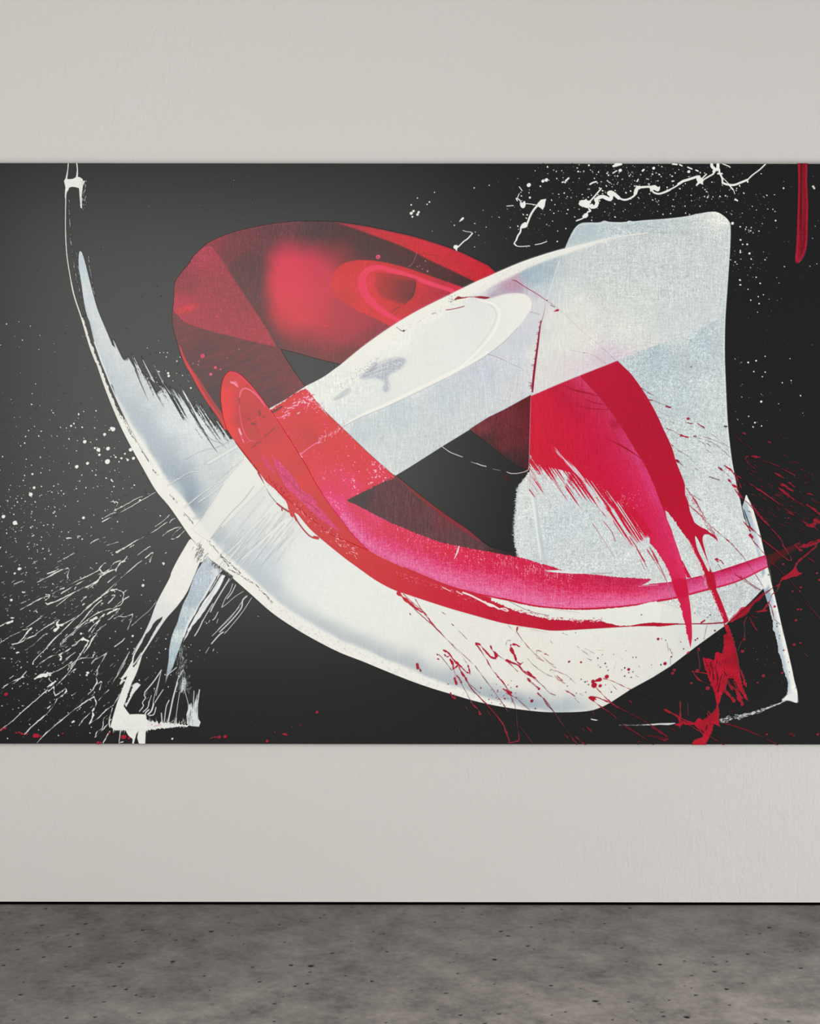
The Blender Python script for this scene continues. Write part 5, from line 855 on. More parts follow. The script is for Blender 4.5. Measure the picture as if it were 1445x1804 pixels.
paint(cr(z(1145,860,K,[(385,405),(410,435),(440,500),(470,570),(495,630),(508,680),(502,705),(485,680),(450,610),(415,540),(395,480)]), closed=True), lambda X, Y, w: np.array((206., 211., 211.)) + 10 * WEAVE[w.sl][..., None], SLAB)
for pts in ([(205,1040),(280,1090)], [(760,310),(900,345),(1035,370)], [(920,400),(1000,430),(1080,445)], [(850,455),(980,480),(1130,490)], [(1080,720),(1230,800),(1380,890)], [(730,280),(830,320),(1000,355)], [(1180,760),(1290,830),(1400,905)], [(620,770),(780,800)]):
    line(cr(z(840,620,K,pts)), [.6, 1.8, .8] if len(pts) == 3 else 1, (160,18,46), PLUME, .6)
blotch(z(840,620,K,[(1130,580),(1190,580),(1225,620),(1190,650),(1140,640)]), (178,34,66), PLUME, 1.6, .75, .3)
for x, y in ((1168,600),(1185,595),(1150,620)): dot(840 + x / K, 620 + y / K, 1.4, (150,26,54), PLUME, .6)
# scraped streaks: white showing through along the stroke
wht = (214,219,219)
paint(cat(cr(z(860,860,K,[(1060,120),(1090,150),(1130,210),(1180,280),(1160,270),(1110,215)]))), wht, PLUME)
pr = lambda X, Y, w: np.broadcast_to(np.array((199., 31., 61.)), X.shape + (3,)) + 4 * WEAVE[w.sl][..., None]
pe = pin[::-1]; clipp = (FX > 932).astype(np.float32)
dry(pe[:42], 1, (.58, .82), 46, 8, pr, PLUME, 50, 1.2, 6, 1.7, -.75, clipp)
dry(pe[34:75], 1, (.57, .82), 46, 8, pr, PLUME, 50, 1.3, 7, 1.9, -.95, clipp)
dry(pe[68:], 1, (.55, .84), 48, 8, pr, PLUME, 60, 1.2, 8, 1.8, -.85, clipp)
slash = cat(cr(z(840,620,K,[(600,770),(640,795),(690,832),(740,880),(790,930),(850,995),(900,1060),(950,1125),(1000,1190),(1025,1235)])), cr(z(860,860,K,[(905,70),(960,130),(1005,180),(1050,245),(1065,290),(1075,310)])), cr(z(860,860,K,[(1040,290),(1000,235),(960,190),(930,150),(890,80),(850,10)])), cr(z(840,620,K,[(1000,1220),(930,1130),(870,1060),(820,1010),(760,950),(700,890),(640,825)])))
paint(slash, lambda X, Y, w: np.array((214., 210., 214.)) + 8 * WEAVE[w.sl][..., None], PLUME, soft=.5, a=lambda X, Y, w: np.clip(.35 + .75 * sstep(795, 850, Y) + .5 * (1.25 - sstep(820, 900, Y)) * streak(X * .62 + Y * .78, Y * .62 - X * .78, 14, 1.0, 4), 0, 1))
lines(K, 860, 860, [(1.2,[(980,280),(1050,370),(1080,450)],(180,60,84)),(1.6,[(1200,410),(1260,500),(1310,600)],(186,40,66)),(1,[(1260,510),(1350,670)],(186,60,80)),(2.2,[(1280,540),(1330,620)],(190,40,66)),(1,[(1290,600),(1330,690)],(190,90,106)),(2,[(1350,520),(1410,610)],(192,36,64)),(1.2,[(1400,560),(1440,640)],(186,50,76))], RED, PLUME, .85)
lines(K, 1145, 860, [(1.4,[(0,500),(60,610),(110,710),(160,830),(190,940)],(180,60,84)),(2,[(20,530),(70,620)],(186,40,66)),(1.0,[(0,560),(80,680),(150,800),(205,960)],(190,120,134)),(2.4,[(275,620),(310,690),(345,755)],(186,30,60)),(1.4,[(340,745),(375,800)],(184,50,80))], RED, PLUME, .85)
for _ in range(90):
    t = rng.random(); x, y = 1198 + 70 * t, 1040 + 0 * t; 
    u_ = rng.random(); px, py = z(1145,860,K,[(330 + 180 * u_, 445 + 420 * u_)])[0]; seg(px + rng.normal(0, 2), py + rng.normal(0, 3), .5, px + rng.normal(0, 2), py + 2, .4, (226,196,202), PLUME, .7)
for _ in range(70): u_ = rng.random(); px, py = z(1145,860,K,[(515 + 110 * u_, 850 + 280 * u_)])[0]; dot(px + rng.normal(0, 1.6), py + rng.normal(0, 3), rng.uniform(.4, .9), (228,200,206) if rng.random() < .5 else (190,40,66), PLUME, .8)
for _ in range(60): dot(rng.uniform(940, 1180), rng.uniform(690, 900), rng.uniform(.3, .6), (232,120,146), PLUME, .6) if True else None
for _ in range(60): u_ = rng.random(); px, py = z(1145,860,K,[(300 + 190 * u_, 60 + 290 * u_ ** 1.6)])[0]; dot(px + abs(rng.normal(0, 2.5)), py + rng.normal(0, 3), rng.uniform(.4, .9), (190,40,64), PLUME, .8)
for _ in range(40): dot(1090 + abs(rng.normal(0, 22)), 880 + rng.normal(0, 8), .6, (236,170,186), PLUME, .7)
line([(935,700),(933.5,760),(932,815),(931,828)], 1.1, (228,130,146), PLUME, .7)
for _ in range(46): y = rng.uniform(705, 800); seg(936 + rng.uniform(0, 4), y, .5, 937 + rng.uniform(0, 4), y + rng.uniform(1, 5), .3, (150,24,50), PLUME, .5)
line([(935,698),(985,676.5),(1026.8,659.5),(1087,636)], .9, (226,140,156), PLUME, .6)
paint(rag(cr(z(1145,860,K,[(355,400),(375,430),(400,520),(415,580),(390,540),(365,480),(350,440)]), closed=True), .8, 1), (186,28,56), PLUME)
# crossings of the plume's tails over the sweep
paint(cr(z(1145,860,K,[(190,790),(300,770),(325,860),(325,910),(240,925)]), closed=True), (196,22,58), PLUME, soft=1.2, a=.7)
paint(cr(z(1145,860,K,[(475,730),(540,715),(565,820),(560,850),(500,850)]), closed=True), (178,22,50), PLUME, soft=1, a=.9)

# ---- red splash on the black, lower right
spl = z(1150,1060,4.898,[(612,190),(648,195),(668,240),(690,300),(705,360),(720,420),(738,500),(750,570),(755,640),(775,720),(800,790),(826,850),(800,830),(770,790),(745,760),(725,710),(700,665),(675,655),(640,655),(620,700),(605,760),(598,800),(580,840),(570,900),(572,960),(576,1010),(582,1080),(560,1065),(528,1050),(518,1100),(500,1150),(480,1190),(460,1232),(350,1232),(355,1205),(380,1185),(410,1172),(440,1160),(420,1120),(395,1090),(350,1060),(300,1062),(260,1055),(235,1075),(190,1060),(230,1045),(270,1025),(300,1040),(350,1048),(370,1030),(400,1000),(440,1020),(480,990),(520,960),(545,935),(555,890),(548,830),(530,770),(510,720),(495,680),(470,620),(450,560),(432,490),(440,475),(490,490),(530,500),(545,430),(570,440),(600,450),(612,400),(616,330),(615,290),(640,270)])
paint(rag(spl, .7, 1.2), lambda X, Y, w: np.array((172., 30., 48.)) * (1 + .05 * WEAVE[w.sl] + .06 * CLOUD[w.sl])[..., None], SPLASH)
def dk(items, a=.6): lines(4.898, 1150, 1060, items, (58,24,26), SPLASH, a)
dk([(1.6,[(500,520),(520,600),(530,680)]),(1.4,[(540,560),(560,640),(560,720)]),(1.6,[(480,540),(500,620)]),(1.4,[(600,620),(580,700),(565,780)]),(3,[(665,670),(690,700),(700,740)]),(2,[(640,700),(660,740)]),(1.4,[(560,500),(545,560)]),(1.4,[(620,600),(640,640)]),(1.6,[(420,1100),(440,1130)]),(1.4,[(470,1060),(460,1110)]),(1.2,[(500,1030),(480,1080)]),(1.4,[(455,500),(470,560)])])
for _ in range(60):
    x, y = rng.uniform(450, 640), rng.uniform(500, 760)
    if (x - 450) > (y - 500) * .35: line(z(1150,1060,4.898,[(x, y), (x + rng.uniform(-14, 6), y + rng.uniform(10, 34))]), [.9, .5], (90,28,34), SPLASH, .45)
red2 = (160,34,48)
lines(4.898, 1150, 1060, [(2,[(640,650),(660,710),(690,760)]),(3.4,[(640,660),(620,740),(650,790),(700,850)]),(4,[(690,830),(705,865)]),(2.4,[(660,700),(720,770),(770,830)]),(4,[(740,830),(775,880),(770,890)]),(2.4,[(700,680),(740,780),(780,880)]),(2,[(600,760),(640,790),(690,830)]),(2.4,[(720,760),(760,850)]),(1.8,[(745,555),(790,670),(808,730)]),(3,[(790,690),(808,728)]),(1.4,[(345,600),(390,605),(490,620)]),(1.8,[(345,600),(400,670),(510,720)]),(2.2,[(105,930),(180,965),(280,1020),(360,1050)]),(1.8,[(150,945),(260,1030),(350,1080),(430,1130)]),(1.4,[(240,860),(240,960),(235,1090)]),(2,[(230,1000),(240,1060)]),(1.6,[(480,940),(510,970),(545,930)]),(1.6,[(470,960),(500,1000)]),(1,[(300,870),(305,980)],(90,28,34)),(1.2,[(385,420),(400,500),(405,580)],(90,28,34)),
     (1.6,[(620,1045),(760,1085),(920,1150),(1080,1230)],(110,30,40)),(1.2,[(500,1160),(580,1210),(620,1232)],(100,30,38)),(1.4,[(560,1160),(660,1215)],(80,26,32)),(2,[(0,1080),(60,1120),(125,1160)],(120,32,44)),(1.4,[(0,1160),(60,1180),(120,1190)],(100,30,38)),(2.4,[(95,1195),(130,1185)],(120,32,44)),(1.6,[(160,1090),(195,1110)],(90,30,36)),(3,[(1190,1135),(1215,1155)],(90,30,34)),(1.6,[(1310,440),(1340,470)],(70,50,46)),(2,[(700,940),(660,935)],(90,30,36))], red2, SPLASH, .9)
paint(cr(z(1150,1060,4.898,[(350,1232),(352,1205),(375,1185),(410,1178),(440,1195),(450,1232)]), closed=True), (176,34,48), SPLASH)

# ---- red threads upper right of the splash (over the slab edge and the black)
lines(K, 1145, 860, [(1.2,[(310,0),(370,80),(440,200),(500,300),(545,380),(575,445)],(180,30,58)),(1.6,[(320,130),(400,200),(470,270),(520,360),(560,420)],(186,34,60)),(2,[(330,30),(390,110),(440,200)],(186,30,58)),(1,[(520,320),(590,380),(670,450)],(150,60,76)),(2,[(650,430),(690,465),(740,520)],(170,34,60)),(1.2,[(740,520),(800,590),(850,660)],(150,44,64)),(1.1,[(850,660),(900,730),(960,830)],(180,60,90)),(3.4,[(555,600),(585,602)],(170,30,54)),(1.8,[(560,605),(575,620),(600,610),(625,640)],(170,50,70)),(.8,[(580,640),(610,690)],(150,90,100)),(1.6,[(670,680),(740,740),(785,765)],(180,30,64)),(3.4,[(770,740),(785,765)],(184,28,60)),(1.3,[(800,760),(860,810),(940,860)],(150,60,76)),(1,[(780,770),(830,800),(950,880)],(150,60,76)),(.8,[(660,700),(740,830)],(170,60,90)),
     (3.6,[(790,275),(830,320),(850,360)],(168,28,50)),(2.4,[(820,310),(880,355),(940,410)],(150,34,52)),(5,[(850,395),(870,415)],(170,28,50)),(2.4,[(860,400),(880,450),(975,555)],(160,32,52)),(2,[(720,0),(760,60),(820,110)],(150,40,56)),(1,[(340,40),(430,100)],(150,110,116))], RED, RSPL, .95)
dkr = (140,34,48)
lines(K, 1145, 860, [(2.6,[(900,0),(930,15)]),(1.8,[(930,15),(1000,60),(1110,140),(1200,210),(1290,275),(1360,310)]),(3,[(1330,310),(1380,325),(1400,290)]),(5,[(1370,310),(1400,295)]),(4,[(1395,270),(1445,270)]),(4,[(1400,265),(1440,290)]),(2,[(1390,320),(1425,355)]),(2,[(860,140),(940,230),(1010,310)]),(3.4,[(940,240),(975,280),(1005,305)]),(1.8,[(960,270),(1040,350),(1110,430),(1135,490)]),(1.6,[(1130,480),(1170,540),(1200,600),(1170,605),(1080,530),(960,435)]),(1.4,[(820,110),(880,180),(930,240)]),(3.6,[(1335,140),(1400,180),(1445,215)]),(2,[(1370,165),(1445,225)]),(2.4,[(1105,5),(1150,45),(1180,60)]),(4,[(1120,15),(1170,50)]),(3,[(1165,0),(1210,20)]),(2,[(1180,70),(1250,110),(1300,150)],(90,30,38)),(2.4,[(1340,40),(1380,52)]),(1.6,[(1270,20),(1280,40)],(70,50,50)),
     (4,[(1230,480),(1280,525)]),(7,[(1300,490),(1360,480),(1400,465)]),(6,[(1280,495),(1310,485)]),(3,[(1300,485),(1380,450),(1445,430)]),(4,[(1400,470),(1445,440)]),(2.6,[(1410,490),(1370,525),(1280,600)]),(4,[(1290,590),(1250,630),(1235,660)]),(3,[(1200,485),(1270,465)],(110,34,40)),(2,[(1400,480),(1440,445)]),(2,[(1340,585),(1395,620)],(110,30,40)),(1.2,[(1000,590),(1130,720),(1200,790),(1290,900),(1400,1050),(1440,1100)],(96,28,38)),(2,[(1010,600),(1060,650)],(100,30,40)),(1.6,[(1370,220),(1440,270)],(110,30,40)),(1.6,[(1380,100),(1445,125)],(90,30,36))], dkr, RSPL, .9)
paint(z(1145,860,K,[(1235,655),(1250,690),(1265,712),(1298,715),(1250,745),(1200,752),(1165,770),(1115,780),(1120,755),(1150,738),(1190,710),(1215,685)]), (158,34,48), RSPL)
lines(K, 1145, 860, [(2.2,[(1115,780),(1090,820),(1050,835)],(150,30,46)),(1.6,[(1100,810),(1075,870),(1040,900),(1010,970),(970,1020)],(150,30,46)),(2.4,[(1040,845),(980,890)],(160,30,48)),(2.4,[(1010,960),(980,1010),(960,1030)],(150,30,46))], dkr, RSPL)
paint(z(1145,860,K,[(660,1140),(690,1110),(730,1075),(770,1020),(800,1005),(830,1000),(870,960),(920,920),(965,880),(975,895),(930,950),(890,970),(860,1010),(830,1060),(800,1085),(740,1110),(700,1130)]), (140,28,42), RSPL)
line(z(1145,860,K,[(680,1110),(740,1060),(775,1020),(800,1008)]), [1.4, 2, 2.4, 1.4], (206,70,92), RSPL, .7)
line(z(1145,860,K,[(690,1130),(760,1085),(820,1040),(870,985)]), [2, 2.4, 2, 1], (172,40,54), RSPL, .8)
paint(z(1145,860,K,[(885,1045),(940,1035),(975,1022),(1005,1038),(960,1048)]), (150,32,46), RSPL)
lines(4.898, 1150, 1060, [(1.4,[(810,130),(790,180),(795,250),(790,320)],(110,30,38)),(1.4,[(800,170),(785,185)],(110,30,38)),(3,[(785,320),(795,325)],(130,32,42)),(1.2,[(780,330),(750,370),(735,420)],(100,28,36)),(2,[(835,130),(860,180),(890,235)],(120,30,40)),(1.2,[(840,105),(870,125),(910,135)],(100,28,36)),(1.2,[(890,235),(902,245)],(110,40,46)),(1.6,[(1000,0),(1030,60),(1045,130)],(150,40,60)),(1.2,[(1045,140),(1105,195)],(150,110,116)),(1.4,[(1310,0),(1360,50),(1440,140)],(90,26,34))], dkr, RSPL, .9)
for i in range(150):
    x, y = rng.normal(1365, 45), rng.normal(860, 55)
    if x > 1292 + max(0, (y - 780)) * .18: L = rng.uniform(1, 9); seg(x, y, rng.uniform(.3, .9), x + L, y + L * .5, .3, (120,32,44), RSPL, .65)
lines(K, 1100, 620, [(1.4,[(900,665),(960,720),(1010,770),(1080,820)],(110,32,44)),(1,[(1080,820),(1200,860),(1360,930)],(80,28,36)),(1.4,[(1020,910),(1040,885),(1100,885),(1150,890)],(150,34,50)),(4,[(1085,882),(1120,888)],(150,34,50)),(1.2,[(1025,905),(1060,950),(1110,990)],(110,30,42)),(1.6,[(1230,930),(1310,970)],(140,34,48)),(3,[(1280,1025),(1350,1065)],(140,34,48)),(1.6,[(1340,990),(1445,1040)],(140,34,48)),(1.2,[(1150,910),(1300,965),(1440,1050)],(100,30,40)),(1.8,[(930,1030),(1010,1080),(1150,1170),(1270,1252)],(150,36,50)),(2.6,[(1130,1160),(1155,1170)],(150,36,50)),(5,[(1345,1120),(1380,1140)],(150,34,50)),(3,[(1370,1140),(1425,1175)],(150,34,50)),(4,[(1310,1150),(1390,1210)],(150,34,50)),(2,[(1390,1210),(1440,1250)],(140,34,48)),(3,[(1400,1105),(1440,1140)],(140,34,48)),(2.6,[(1005,685),(1022,690)],(140,40,52)),(2.4,[(1220,760),(1238,765)],(140,40,52)),
     (4,[(870,975),(915,1005)],(176,32,56)),(5,[(905,1005),(930,1030)],(160,28,48)),(1.6,[(850,962),(880,985)],(176,32,56)),(2,[(930,1030),(960,1080),(985,1140),(970,1150)],(130,34,48)),(3,[(885,1080),(915,1120)],(176,32,56)),(5,[(920,1125),(950,1145)],(176,32,56)),(2.4,[(950,1140),(970,1180),(1000,1240)],(140,34,50)),(2,[(940,1060),(965,1170)],(140,34,50)),
     (1.6,[(140,300),(190,335),(245,365)],(140,80,94)),(2.4,[(210,405),(240,408)],(160,40,64)),(1.1,[(240,408),(310,435),(390,468)],(140,90,100)),(3,[(355,460),(390,468)],(150,40,60)),(.9,[(290,500),(385,545)],(170,140,146)),(.9,[(290,550),(420,600)],(170,140,146)),(3,[(535,565),(548,562)],(160,50,70)),(2,[(520,595),(575,608)],(150,60,76)),(2,[(358,648),(395,660)],(150,70,84)),(1,[(395,660),(480,705)],(160,120,128)),(4.2,[(485,708),(540,722)],(172,34,58)),(2.4,[(620,605),(675,640)],(150,60,78)),(1,[(675,645),(780,725),(885,805)],(150,120,126)),(2.6,[(590,715),(610,712)],(130,60,74)),(1,[(600,720),(700,750),(800,800),(900,890)],(150,110,118)),(1,[(610,735),(680,780)],(150,110,118)),(1,[(650,710),(760,745),(830,780),(890,850)],(160,130,136)),(1.2,[(700,830),(740,855)],(160,120,128)),(1.6,[(700,775),(725,790)],(150,110,118)),(1,[(405,790),(470,840),(545,885)],(160,120,128)),(2,[(398,785),(412,795)],(150,40,60)),(3,[(437,912),(460,930)],(140,40,60)),(1.4,[(460,930),(510,975)],(150,90,100)),(1.2,[(600,985),(625,1000)],(140,110,116)),(1.6,[(720,1055),(760,1070),(810,1085)],(120,80,86)),(2.6,[(800,978),(830,1000)],(150,46,64)),(1,[(830,1000),(890,1050)],(150,110,118)),(2.4,[(850,628),(870,632)],(70,74,78)),(1.6,[(560,125),(572,124)],(110,118,122))], dkr, RSPL, .9)
for _ in range(60): dot(rng.normal(1330, 50), rng.normal(1180, 60), rng.uniform(.4, 1.0), (110,30,40), RSPL, .6)
for x, y, r in ((1308,1147,2.6),(1406,1073,1.8),(1411,1073,1.5),(1402,1092,1.8),(1399,1135,2.2),(1410,1132,1.6),(1345,1190,2.6),(1378,1185,1.9),(1335,1202,1.5),(1228,1182,2.6),(1185,1186,2.4),(1188,1180,2.4),(1231,1142,1.6),(1232,1145,1.6),(1218,1203,1.8),(1247,1212,3.2),(1229,1181,2.8),(1351,1293,1.6),(1441,1293,2),(1365,1068,1.6),(1411,1034,1.8),(1439,1009,1.6),(1443,1021,1.8),(1380,993,1.6),(1396,1041,1.3),(1409,1041,1.3),(1403,1092,1.6),(1389,912,1.2)): dot(x, y, r, (150,38,52), RSPL)
for x, y, r in ((1365,1068,2),(1381,1145,1.4),(1369,1098,1),(1369,1103,1.1),(1374,1119,1),(1391,1183,.8),(1354,1012,1.2)): dot(x, y, r, (80,36,44) if r < 1.3 else (170,34,54), STRIP)

# ---- red drip at the top right
drip = cat(cr(z(1150,280,4.898,[(1250,30),(1255,200),(1250,400),(1245,600),(1235,780),(1228,860),(1232,888),(1245,897),(1265,885),(1285,862),(1305,830),(1322,780),(1332,700),(1336,560),(1340,400),(1336,300),(1330,200),(1332,30)])))
paint(drip, lambda X, Y, w: np.array((120., 24., 40.)) + 22 * streak(Y, X, 60, 1.6)[..., None] * np.array((1, .3, .35)) + 5 * WEAVE[w.sl][..., None], RDRIP)
line(z(1150,280,4.898,[(1258,30),(1262,200),(1258,400),(1253,600),(1246,780),(1242,850),(1250,880)]), [3.4, 3, 3, 3.4, 4, 5, 5], (172,30,54), RDRIP, .9)
line(z(1150,280,4.898,[(1324,30),(1322,200),(1330,380),(1328,560),(1322,700),(1312,770),(1290,830),(1262,875)]), [3, 2.6, 2.6, 2.6, 2.6, 2.6, 2.6, 3], (166,32,54), RDRIP, .9)
line(z(1150,280,4.898,[(1295,40),(1298,300),(1290,600)]), [1.6, 1.6, .6], (150,30,48), RDRIP, .6)

# ---- red threads over the lower white, and drops
lines(K, 680, 1000, [(5,[(105,215),(160,265),(215,310)],(196,36,60)),(3.4,[(215,310),(270,355),(310,380)],(184,36,60)),(1.4,[(150,225),(220,290),(300,360)],(190,40,64)),(1.2,[(250,265),(300,350),(350,400)],(150,50,70)),(3.4,[(310,370),(345,405),(380,455),(415,500)],(178,36,62)),(1.4,[(240,350),(320,420),(400,490)],(160,60,80)),(1.6,[(330,400),(420,500)],(170,50,72)),(1.6,[(415,500),(520,610),(620,700),(760,835)],(150,50,70)),(1,[(530,620),(640,740),(700,830)],(150,80,95)),(2.6,[(700,830),(710,870),(718,905)],(170,30,56)),(2.4,[(715,900),(680,880),(640,840),(600,800)],(176,34,60)),(3.6,[(490,700),(530,720),(560,760),(600,810),(640,840)],(178,34,60)),(2.2,[(500,740),(520,755),(540,750)],(160,40,60)),(4,[(550,780),(570,820),(575,860)],(168,30,54)),(2.4,[(575,860),(610,830)],(176,36,60)),(3,[(620,840),(650,900),(690,950)],(170,34,58)),(4,[(675,930),(685,955)],(160,30,52)),(2,[(685,955),(740,1040),(850,1150)],(150,36,56)),(2.2,[(850,1150),(930,1240),(1000,1340),(1050,1480)],(150,42,56)),(4,[(1010,1370),(1030,1410)],(150,42,56)),(2.2,[(1040,1490),(1100,1475),(1130,1465),(1130,1420)],(150,42,56)),(.9,[(1130,1420),(1115,1330),(1105,1200),(1070,1100)],(120,50,60)),(1,[(1120,1330),(1190,1410),(1245,1490)],(100,36,44)),
     (2,[(720,1140),(780,1200),(800,1235)],(160,46,62)),(4,[(790,1225),(802,1240)],(160,46,62)),(5,[(268,815),(272,850)],(170,30,54)),(2.4,[(290,860),(300,880)],(140,50,66)),(2.6,[(440,770),(450,778)],(150,40,58)),(2,[(436,735),(440,740)],(150,60,76)),(1.4,[(450,735),(500,790),(560,870)],(150,80,92)),(1.2,[(580,870),(600,930),(640,980)],(150,60,76)),(5,[(585,935),(600,990)],(172,30,54)),(2.4,[(600,910),(630,950),(645,975)],(160,40,60)),(3,[(550,1065),(570,1100),(590,1110)],(160,40,58)),(2,[(590,1110),(580,1080)],(150,50,66)),(1,[(690,970),(800,1060)],(140,110,120)),(1,[(640,980),(730,1140)],(140,100,110)),
     (4,[(765,650),(770,645)],(178,32,58)),(3.2,[(765,640),(800,655),(840,700),(890,755),(930,770)],(178,36,60)),(6,[(925,725),(940,745),(930,765)],(178,30,56)),(2.6,[(890,665),(905,700),(935,730)],(168,40,62)),(2.2,[(770,650),(850,770),(900,860),(960,930)],(160,40,60)),(4,[(945,920),(980,955),(1005,985)],(172,34,58)),(1.4,[(1005,985),(1050,1060),(1080,1140)],(150,60,76)),(3.4,[(1000,1030),(1045,1055),(1070,1060)],(172,34,58)),(2.4,[(1020,1035),(1060,1080),(1110,1105)],(170,40,62)),(1.2,[(1110,1105),(1180,1170),(1230,1210)],(140,80,92)),(1.2,[(760,835),(830,930),(920,1050),(1000,1160)],(140,90,100)),(1.4,[(1000,1160),(1040,1230)],(120,60,70)),
     (1.2,[(940,735),(1000,775),(1060,820),(1120,880)],(150,70,84)),(6,[(1025,785),(1065,805)],(172,34,58)),(2.4,[(1055,800),(1130,830),(1180,890),(1260,935)],(168,40,62)),(3.6,[(1180,880),(1265,935)],(172,36,60)),(5,[(1060,655),(1065,690),(1095,745)],(176,34,58)),(3,[(1060,655),(1095,650),(1135,668)],(176,38,62)),(4,[(1095,745),(1110,790),(1140,820)],(172,32,56)),(2,[(1140,820),(1165,800)],(168,44,64)),(1,[(1020,655),(1030,620),(1060,615)],(150,110,118)),(2.6,[(1120,500),(1110,540)],(168,40,62)),(1.4,[(1110,540),(1150,600),(1215,680)],(160,90,100)),(1,[(1215,680),(1300,760),(1445,850)],(160,120,126)),(1.2,[(1140,850),(1220,960),(1300,1030)],(150,80,92)),(4,[(1210,945),(1225,960)],(165,40,60)),(1.2,[(1270,940),(1390,1060),(1440,1080)],(140,90,98)),(2.6,[(1290,1065),(1345,1110)],(168,36,58)),(1.6,[(1345,1110),(1440,1240)],(140,44,60)),(1.2,[(470,375),(505,395)],(140,130,134)),(2,[(555,475),(575,490)],(120,90,98)),(.8,[(575,490),(690,605)],(150,140,142)),(1.6,[(205,390),(212,402)],(120,90,98)),(1,[(1040,490),(1110,560)],(160,140,144)),(.9,[(1130,500),(1260,525),(1400,555)],(200,190,188)),(1,[(1285,710),(1330,705),(1380,740)],(170,110,122)),(1,[(1280,715),(1280,760),(1340,790)],(170,110,122)),(2,[(1340,730),(1360,735)],(160,60,80)),(1.2,[(1400,860),(1440,880)],(170,100,112)),(1.2,[(860,1210),(910,1290)],(110,40,48)),(1.2,[(680,1180),(695,1210)],(120,40,50)),(1.2,[(625,1370),(628,1400)],(100,50,54))], dkr, RSPL, .9)
for x, y, r in ((1300,1028,2),(1240,1130,2.6),(1113,1008,1.6),(1270,1195,1),(530,988,1),(808,1020,1.2),(950,1040,1),(1010,1110,1.4),(875,1118,1)): dot(680 + x / K, 1000 + y / K, r, (150,36,58), RSPL)
for _ in range(46): dot(rng.normal(890, 25), rng.normal(1222, 10), rng.uniform(.4, 1), (150,50,70), RSPL, .7)
lines(5.78, 930, 1060, [(1.2,[(90,500),(110,495),(180,525),(210,545)],(180,110,124)),(1,[(90,520),(100,570),(140,590)],(180,120,132)),(1,[(140,545),(210,610),(260,640)],(180,120,132)),(1,[(0,580),(80,660),(180,730),(250,760)],(150,120,124)),(3,[(0,710),(40,745),(80,780)],(172,36,58)),(2,[(0,780),(60,830),(110,875)],(165,46,66)),(1.1,[(60,780),(150,850),(220,920),(280,950)],(140,90,98)),(2.2,[(100,930),(160,980)],(165,36,58)),(1.6,[(160,985),(200,1050),(260,1110),(340,1230),(420,1340),(500,1445)],(120,36,48)),(1,[(225,705),(250,690),(330,720),(400,750),(490,830)],(180,110,124)),(1,[(240,700),(300,780),(380,830)],(180,110,124)),(1.8,[(300,755),(350,800)],(165,80,96)),(1.4,[(375,895),(440,930),(480,960)],(165,70,88)),(2.4,[(395,908),(412,915)],(165,44,66)),(1.2,[(480,980),(540,1045)],(150,60,76)),(1,[(500,450),(550,490),(620,540)],(170,160,160)),(.8,[(580,470),(680,525)],(170,160,160)),(.8,[(690,490),(790,495)],(180,165,166)),(1.1,[(600,575),(650,592)],(130,120,122)),(.9,[(870,535),(920,530),(970,590)],(150,140,142)),(.9,[(905,610),(870,720)],(180,120,130)),(.8,[(230,400),(260,425)],(170,165,164)),(1.2,[(355,315),(400,335)],(150,130,134)),(.8,[(20,290),(180,325)],(180,170,170)),(1,[(130,690),(160,720)],(170,130,138)),
     (1.4,[(770,780),(860,805),(960,850),(1050,890)],(160,70,86)),(.9,[(1050,890),(1290,1005)],(80,30,36)),(1.8,[(690,860),(760,940),(840,1015)],(165,36,58)),(1.5,[(840,1015),(940,1080),(1100,1160),(1300,1280),(1420,1370)],(120,32,44)),(2,[(700,970),(780,1000),(850,1030),(920,1080)],(165,40,60)),(2,[(670,1010),(750,1070),(830,1120)],(160,36,56)),(1.5,[(830,1120),(960,1230),(1100,1330),(1280,1450)],(118,32,44)),(1.8,[(810,1100),(900,1180),(1040,1310)],(118,32,44)),(4,[(1400,1095),(1445,1125)],(150,34,48)),(2.4,[(600,1270),(650,1320)],(110,34,44)),(2,[(560,1290),(580,1330)],(90,32,40)),(2.2,[(380,1355),(410,1385)],(120,36,48)),(3,[(495,1375),(560,1435),(590,1450)],(130,36,50)),(1.4,[(0,1370),(50,1445)],(100,34,44)),(2,[(1125,1450),(1130,1420),(1170,1430)],(130,34,46)),(2,[(1215,1360),(1320,1370),(1420,1390)],(110,32,42)),(2.2,[(1030,995),(1060,1025)],(120,32,44)),(1.4,[(670,1120),(665,1140),(700,1145)],(110,34,44)),(1.8,[(425,1160),(440,1172)],(110,34,44)),(1.2,[(1100,750),(1140,770)],(140,90,98)),(.9,[(860,840),(910,895)],(150,120,126)),(1.2,[(535,935),(560,950)],(120,110,112)),(1.2,[(590,920),(597,916)],(110,100,104)),(1.5,[(1420,420),(1435,500)],(190,180,180))], dkr, RSPL, .9)
